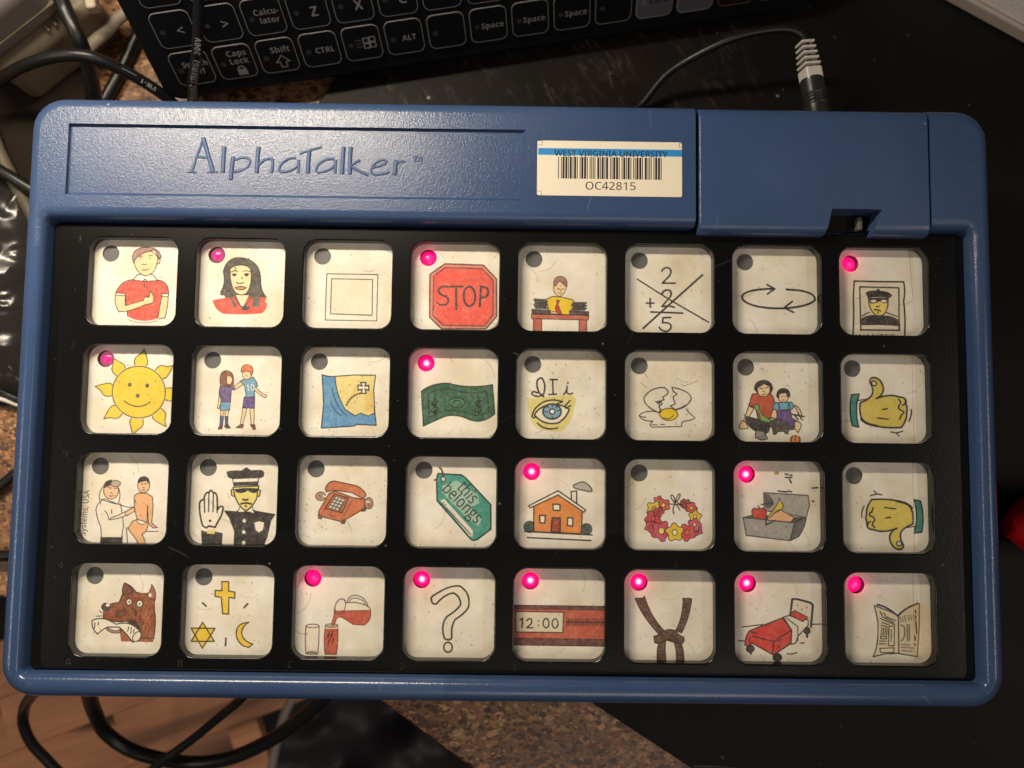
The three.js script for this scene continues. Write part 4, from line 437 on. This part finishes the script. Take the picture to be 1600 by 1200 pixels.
// ---------------------------------------------------------------- things at the edges of the picture
{
  const turn = (geo, a, x, y, z) => geo.rotateY(a).translate(x, y, z);
  const S = thing('power_strip', 'beige grooved power strip under the cables at the back left', 'power strip', [-185, 0, -165]), an = -0.86;
  mk('strip_body', turn(new RoundedBoxGeometry(150, 26, 46, 4, 5), an, -225.5, 13.2, -209), M.beige, S);
  for (let i = 0; i < 4; i++) mk('groove_ridge', turn(new RoundedBoxGeometry(44, 1.6, 1.3, 2, 0.5).translate(52, 0, -3 + i * 3.4 - 10), an, -225.5, 26.6, -209), M.beige, S);
  mk('socket_face', turn(new RoundedBoxGeometry(26, 3, 20, 3, 1.2).translate(30, 0, -10), an, -225.5, 27, -209), M.beige, S);
  mk('switch_tab', turn(new RoundedBoxGeometry(4, 5, 15, 3, 1), 0.2, -160, 27.5, -170), M.ivory, S);
  const Ad = thing('power_adapter', 'pale grey rounded power adapter plugged in above the power strip', 'power adapter', [-186, 26, -160]);
  mk('adapter_body', turn(new RoundedBoxGeometry(60, 26, 44, 6, 8), -0.86, -203, 38, -172), M.lilac, Ad);
  mk('adapter_seam', turn(new RoundedBoxGeometry(61, 1, 45, 3, 0.4), -0.86, -203, 35, -172), M.beige, Ad);

  const G = thing('grey_case', 'pale grey case with leathery textured top at the upper right corner', 'case', [230, 3, -200]);
  mk('case_base', turn(new RoundedBoxGeometry(150, 7.4, 110, 4, 1.6), -0.51, 221, 6.8, -225), M.greyLip, G);
  mk('case_top', planarUV(turn(new RoundedBoxGeometry(148, 2, 108, 3, 0.9), -0.51, 221, 10.9, -225), 40), M.greyCase, G);

  const Rr = thing('red_handle', 'red tapered plastic handle tip beside the right edge of the device', 'handle', [215, 3, 27]);
  mk('handle_grip', new THREE.LatheGeometry([[0, 0], [3.2, 0.1], [4.2, 0.5], [5, 1.4], [10.6, 8.2], [12, 10.6], [12.6, 14], [12.8, 26], [12.9, 70], [0, 70]].map(([u, v]) => new THREE.Vector2(u, v)), 36).rotateZ(-Math.PI / 2).translate(188.3, 17, 27), M.red, Rr);
  mk('handle_ring', new THREE.TorusGeometry(12.8, 1.2, 10, 32).rotateY(Math.PI / 2).translate(240, 16, 27), M.black, Rr);

  // crumpled clear bag by the left edge
  const Bg = thing('plastic_bag', 'crumpled clear plastic bag with something dark inside at the left edge', 'bag', [-205, 0, -60]);
  const sheetGeo = (y, amp, seed) => { const q = new THREE.PlaneGeometry(52, 96, 60, 100); q.rotateX(-Math.PI / 2); const p = q.attributes.position; for (let i = 0; i < p.count; i++) { const a = p.getX(i), b = p.getZ(i), e = 1 - Math.max(Math.abs(a) / 26, Math.abs(b) / 48) ** 4; const rid = (f, s) => 1 - Math.abs(2 * N2(a / f + s, b / f + s * 0.7, 999) - 1); p.setY(i, y * e + amp * e * (rid(16, seed) * 1.1 + 0.6 * rid(8, seed + 5) + 0.25 * rid(4, seed + 9))); } q.computeVertexNormals(); return q.rotateY(0.05).translate(-212, 1, -60); };
  mk('bag_film', sheetGeo(9, 3.4, 20), phys({ color: lin(0.9, 0.9, 0.9), transmission: 1, thickness: 0, roughness: 0.22, side: THREE.DoubleSide }), Bg);
  mk('dark_contents', sheetGeo(5, 2, 40).scale(1, 0.8, 1).translate(-1, 0.4, -1), phys({ color: lin(0.02, 0.018, 0.017), roughness: 0.7, specularIntensity: 0.3 }), Bg);

  const Po = thing('counter_shade', 'added dark pouch lying flat left of the upper left corner of the device', 'shade_slab', [-205, 0, -112]);
  mk('shade_sheet', turn(new RoundedBoxGeometry(74, 3, 66, 4, 1.4), 0.1, -209, 1.6, -121), phys({ color: lin(0.016, 0.011, 0.008), roughness: 0.8, specularIntensity: 0.3, bumpMap: pebble, bumpScale: 0.0002 }), Po);  // dark slab added where the bare counter only lies in shadow
  const shadedTan = std({ color: lin(0.12, 0.1, 0.07), roughness: 0.6 }); for (const o of scene.children) if (o.userData.label?.startsWith('tan cord passing')) o.children[0].material = shadedTan;  // shaded copy of the cord tan, shadow put into its colour

  // below the counter edge
  const Wd = thing('wooden_slats', 'brown wood grain slats below the counter edge at the lower left', 'wooden slats', [-220, -160, 150]);
  for (let i = 0; i < 6; i++) { const q = new RoundedBoxGeometry(320, 8, 31.2, 2, 0.4); planarUV(q, 160, true); const uv = q.attributes.uv, ze = 44 + i * 44; for (let j = 0; j < uv.count; j++) uv.setXY(j, uv.getX(j) + i * 0.37, uv.getY(j) + i * 0.21); mk('slat', turn(q.rotateX((i % 3 - 1) * 0.03), 0.37, -134 - 0.61 * (ze - 148) - 137, -157 + (i % 2) * 0.9, ze + 58), M.wood, Wd); }
  const Rod = thing('pale_rod', 'thin pale purple grey rod standing in the dark gap below the counter edge', 'rod', [-105, -73, 140]);
  mk('rod_shaft', tube([[-92, -73, 100], [-98, -73, 117], [-103, -73, 125], [-107, -73, 135], [-111, -73, 156], [-113, -74, 175]], 2.2), std({ color: lin(0.3, 0.24, 0.24), roughness: 0.5 }), Rod);
  const Cl = thing('crumpled_bag', 'dim grey crumpled bag lying deep below the counter edge', 'bag', [-110, -300, 200]);
  const cg = new THREE.PlaneGeometry(170, 150, 50, 44); cg.rotateX(-Math.PI / 2); { const p = cg.attributes.position; for (let i = 0; i < p.count; i++) { const a = p.getX(i), b = p.getZ(i); p.setY(i, 60 * N1(a / 42 + 9, b / 42 + 3, 99) + 22 * N2(a / 18 + 4, b / 18, 99) - 0.004 * (a * a + b * b)); } cg.computeVertexNormals(); }
  mk('bag_skin', cg.translate(-125, -300, 205), std({ color: lin(0.05, 0.046, 0.055), roughness: 0.5, side: THREE.DoubleSide }), Cl);
}

renderer.render(scene, camera);
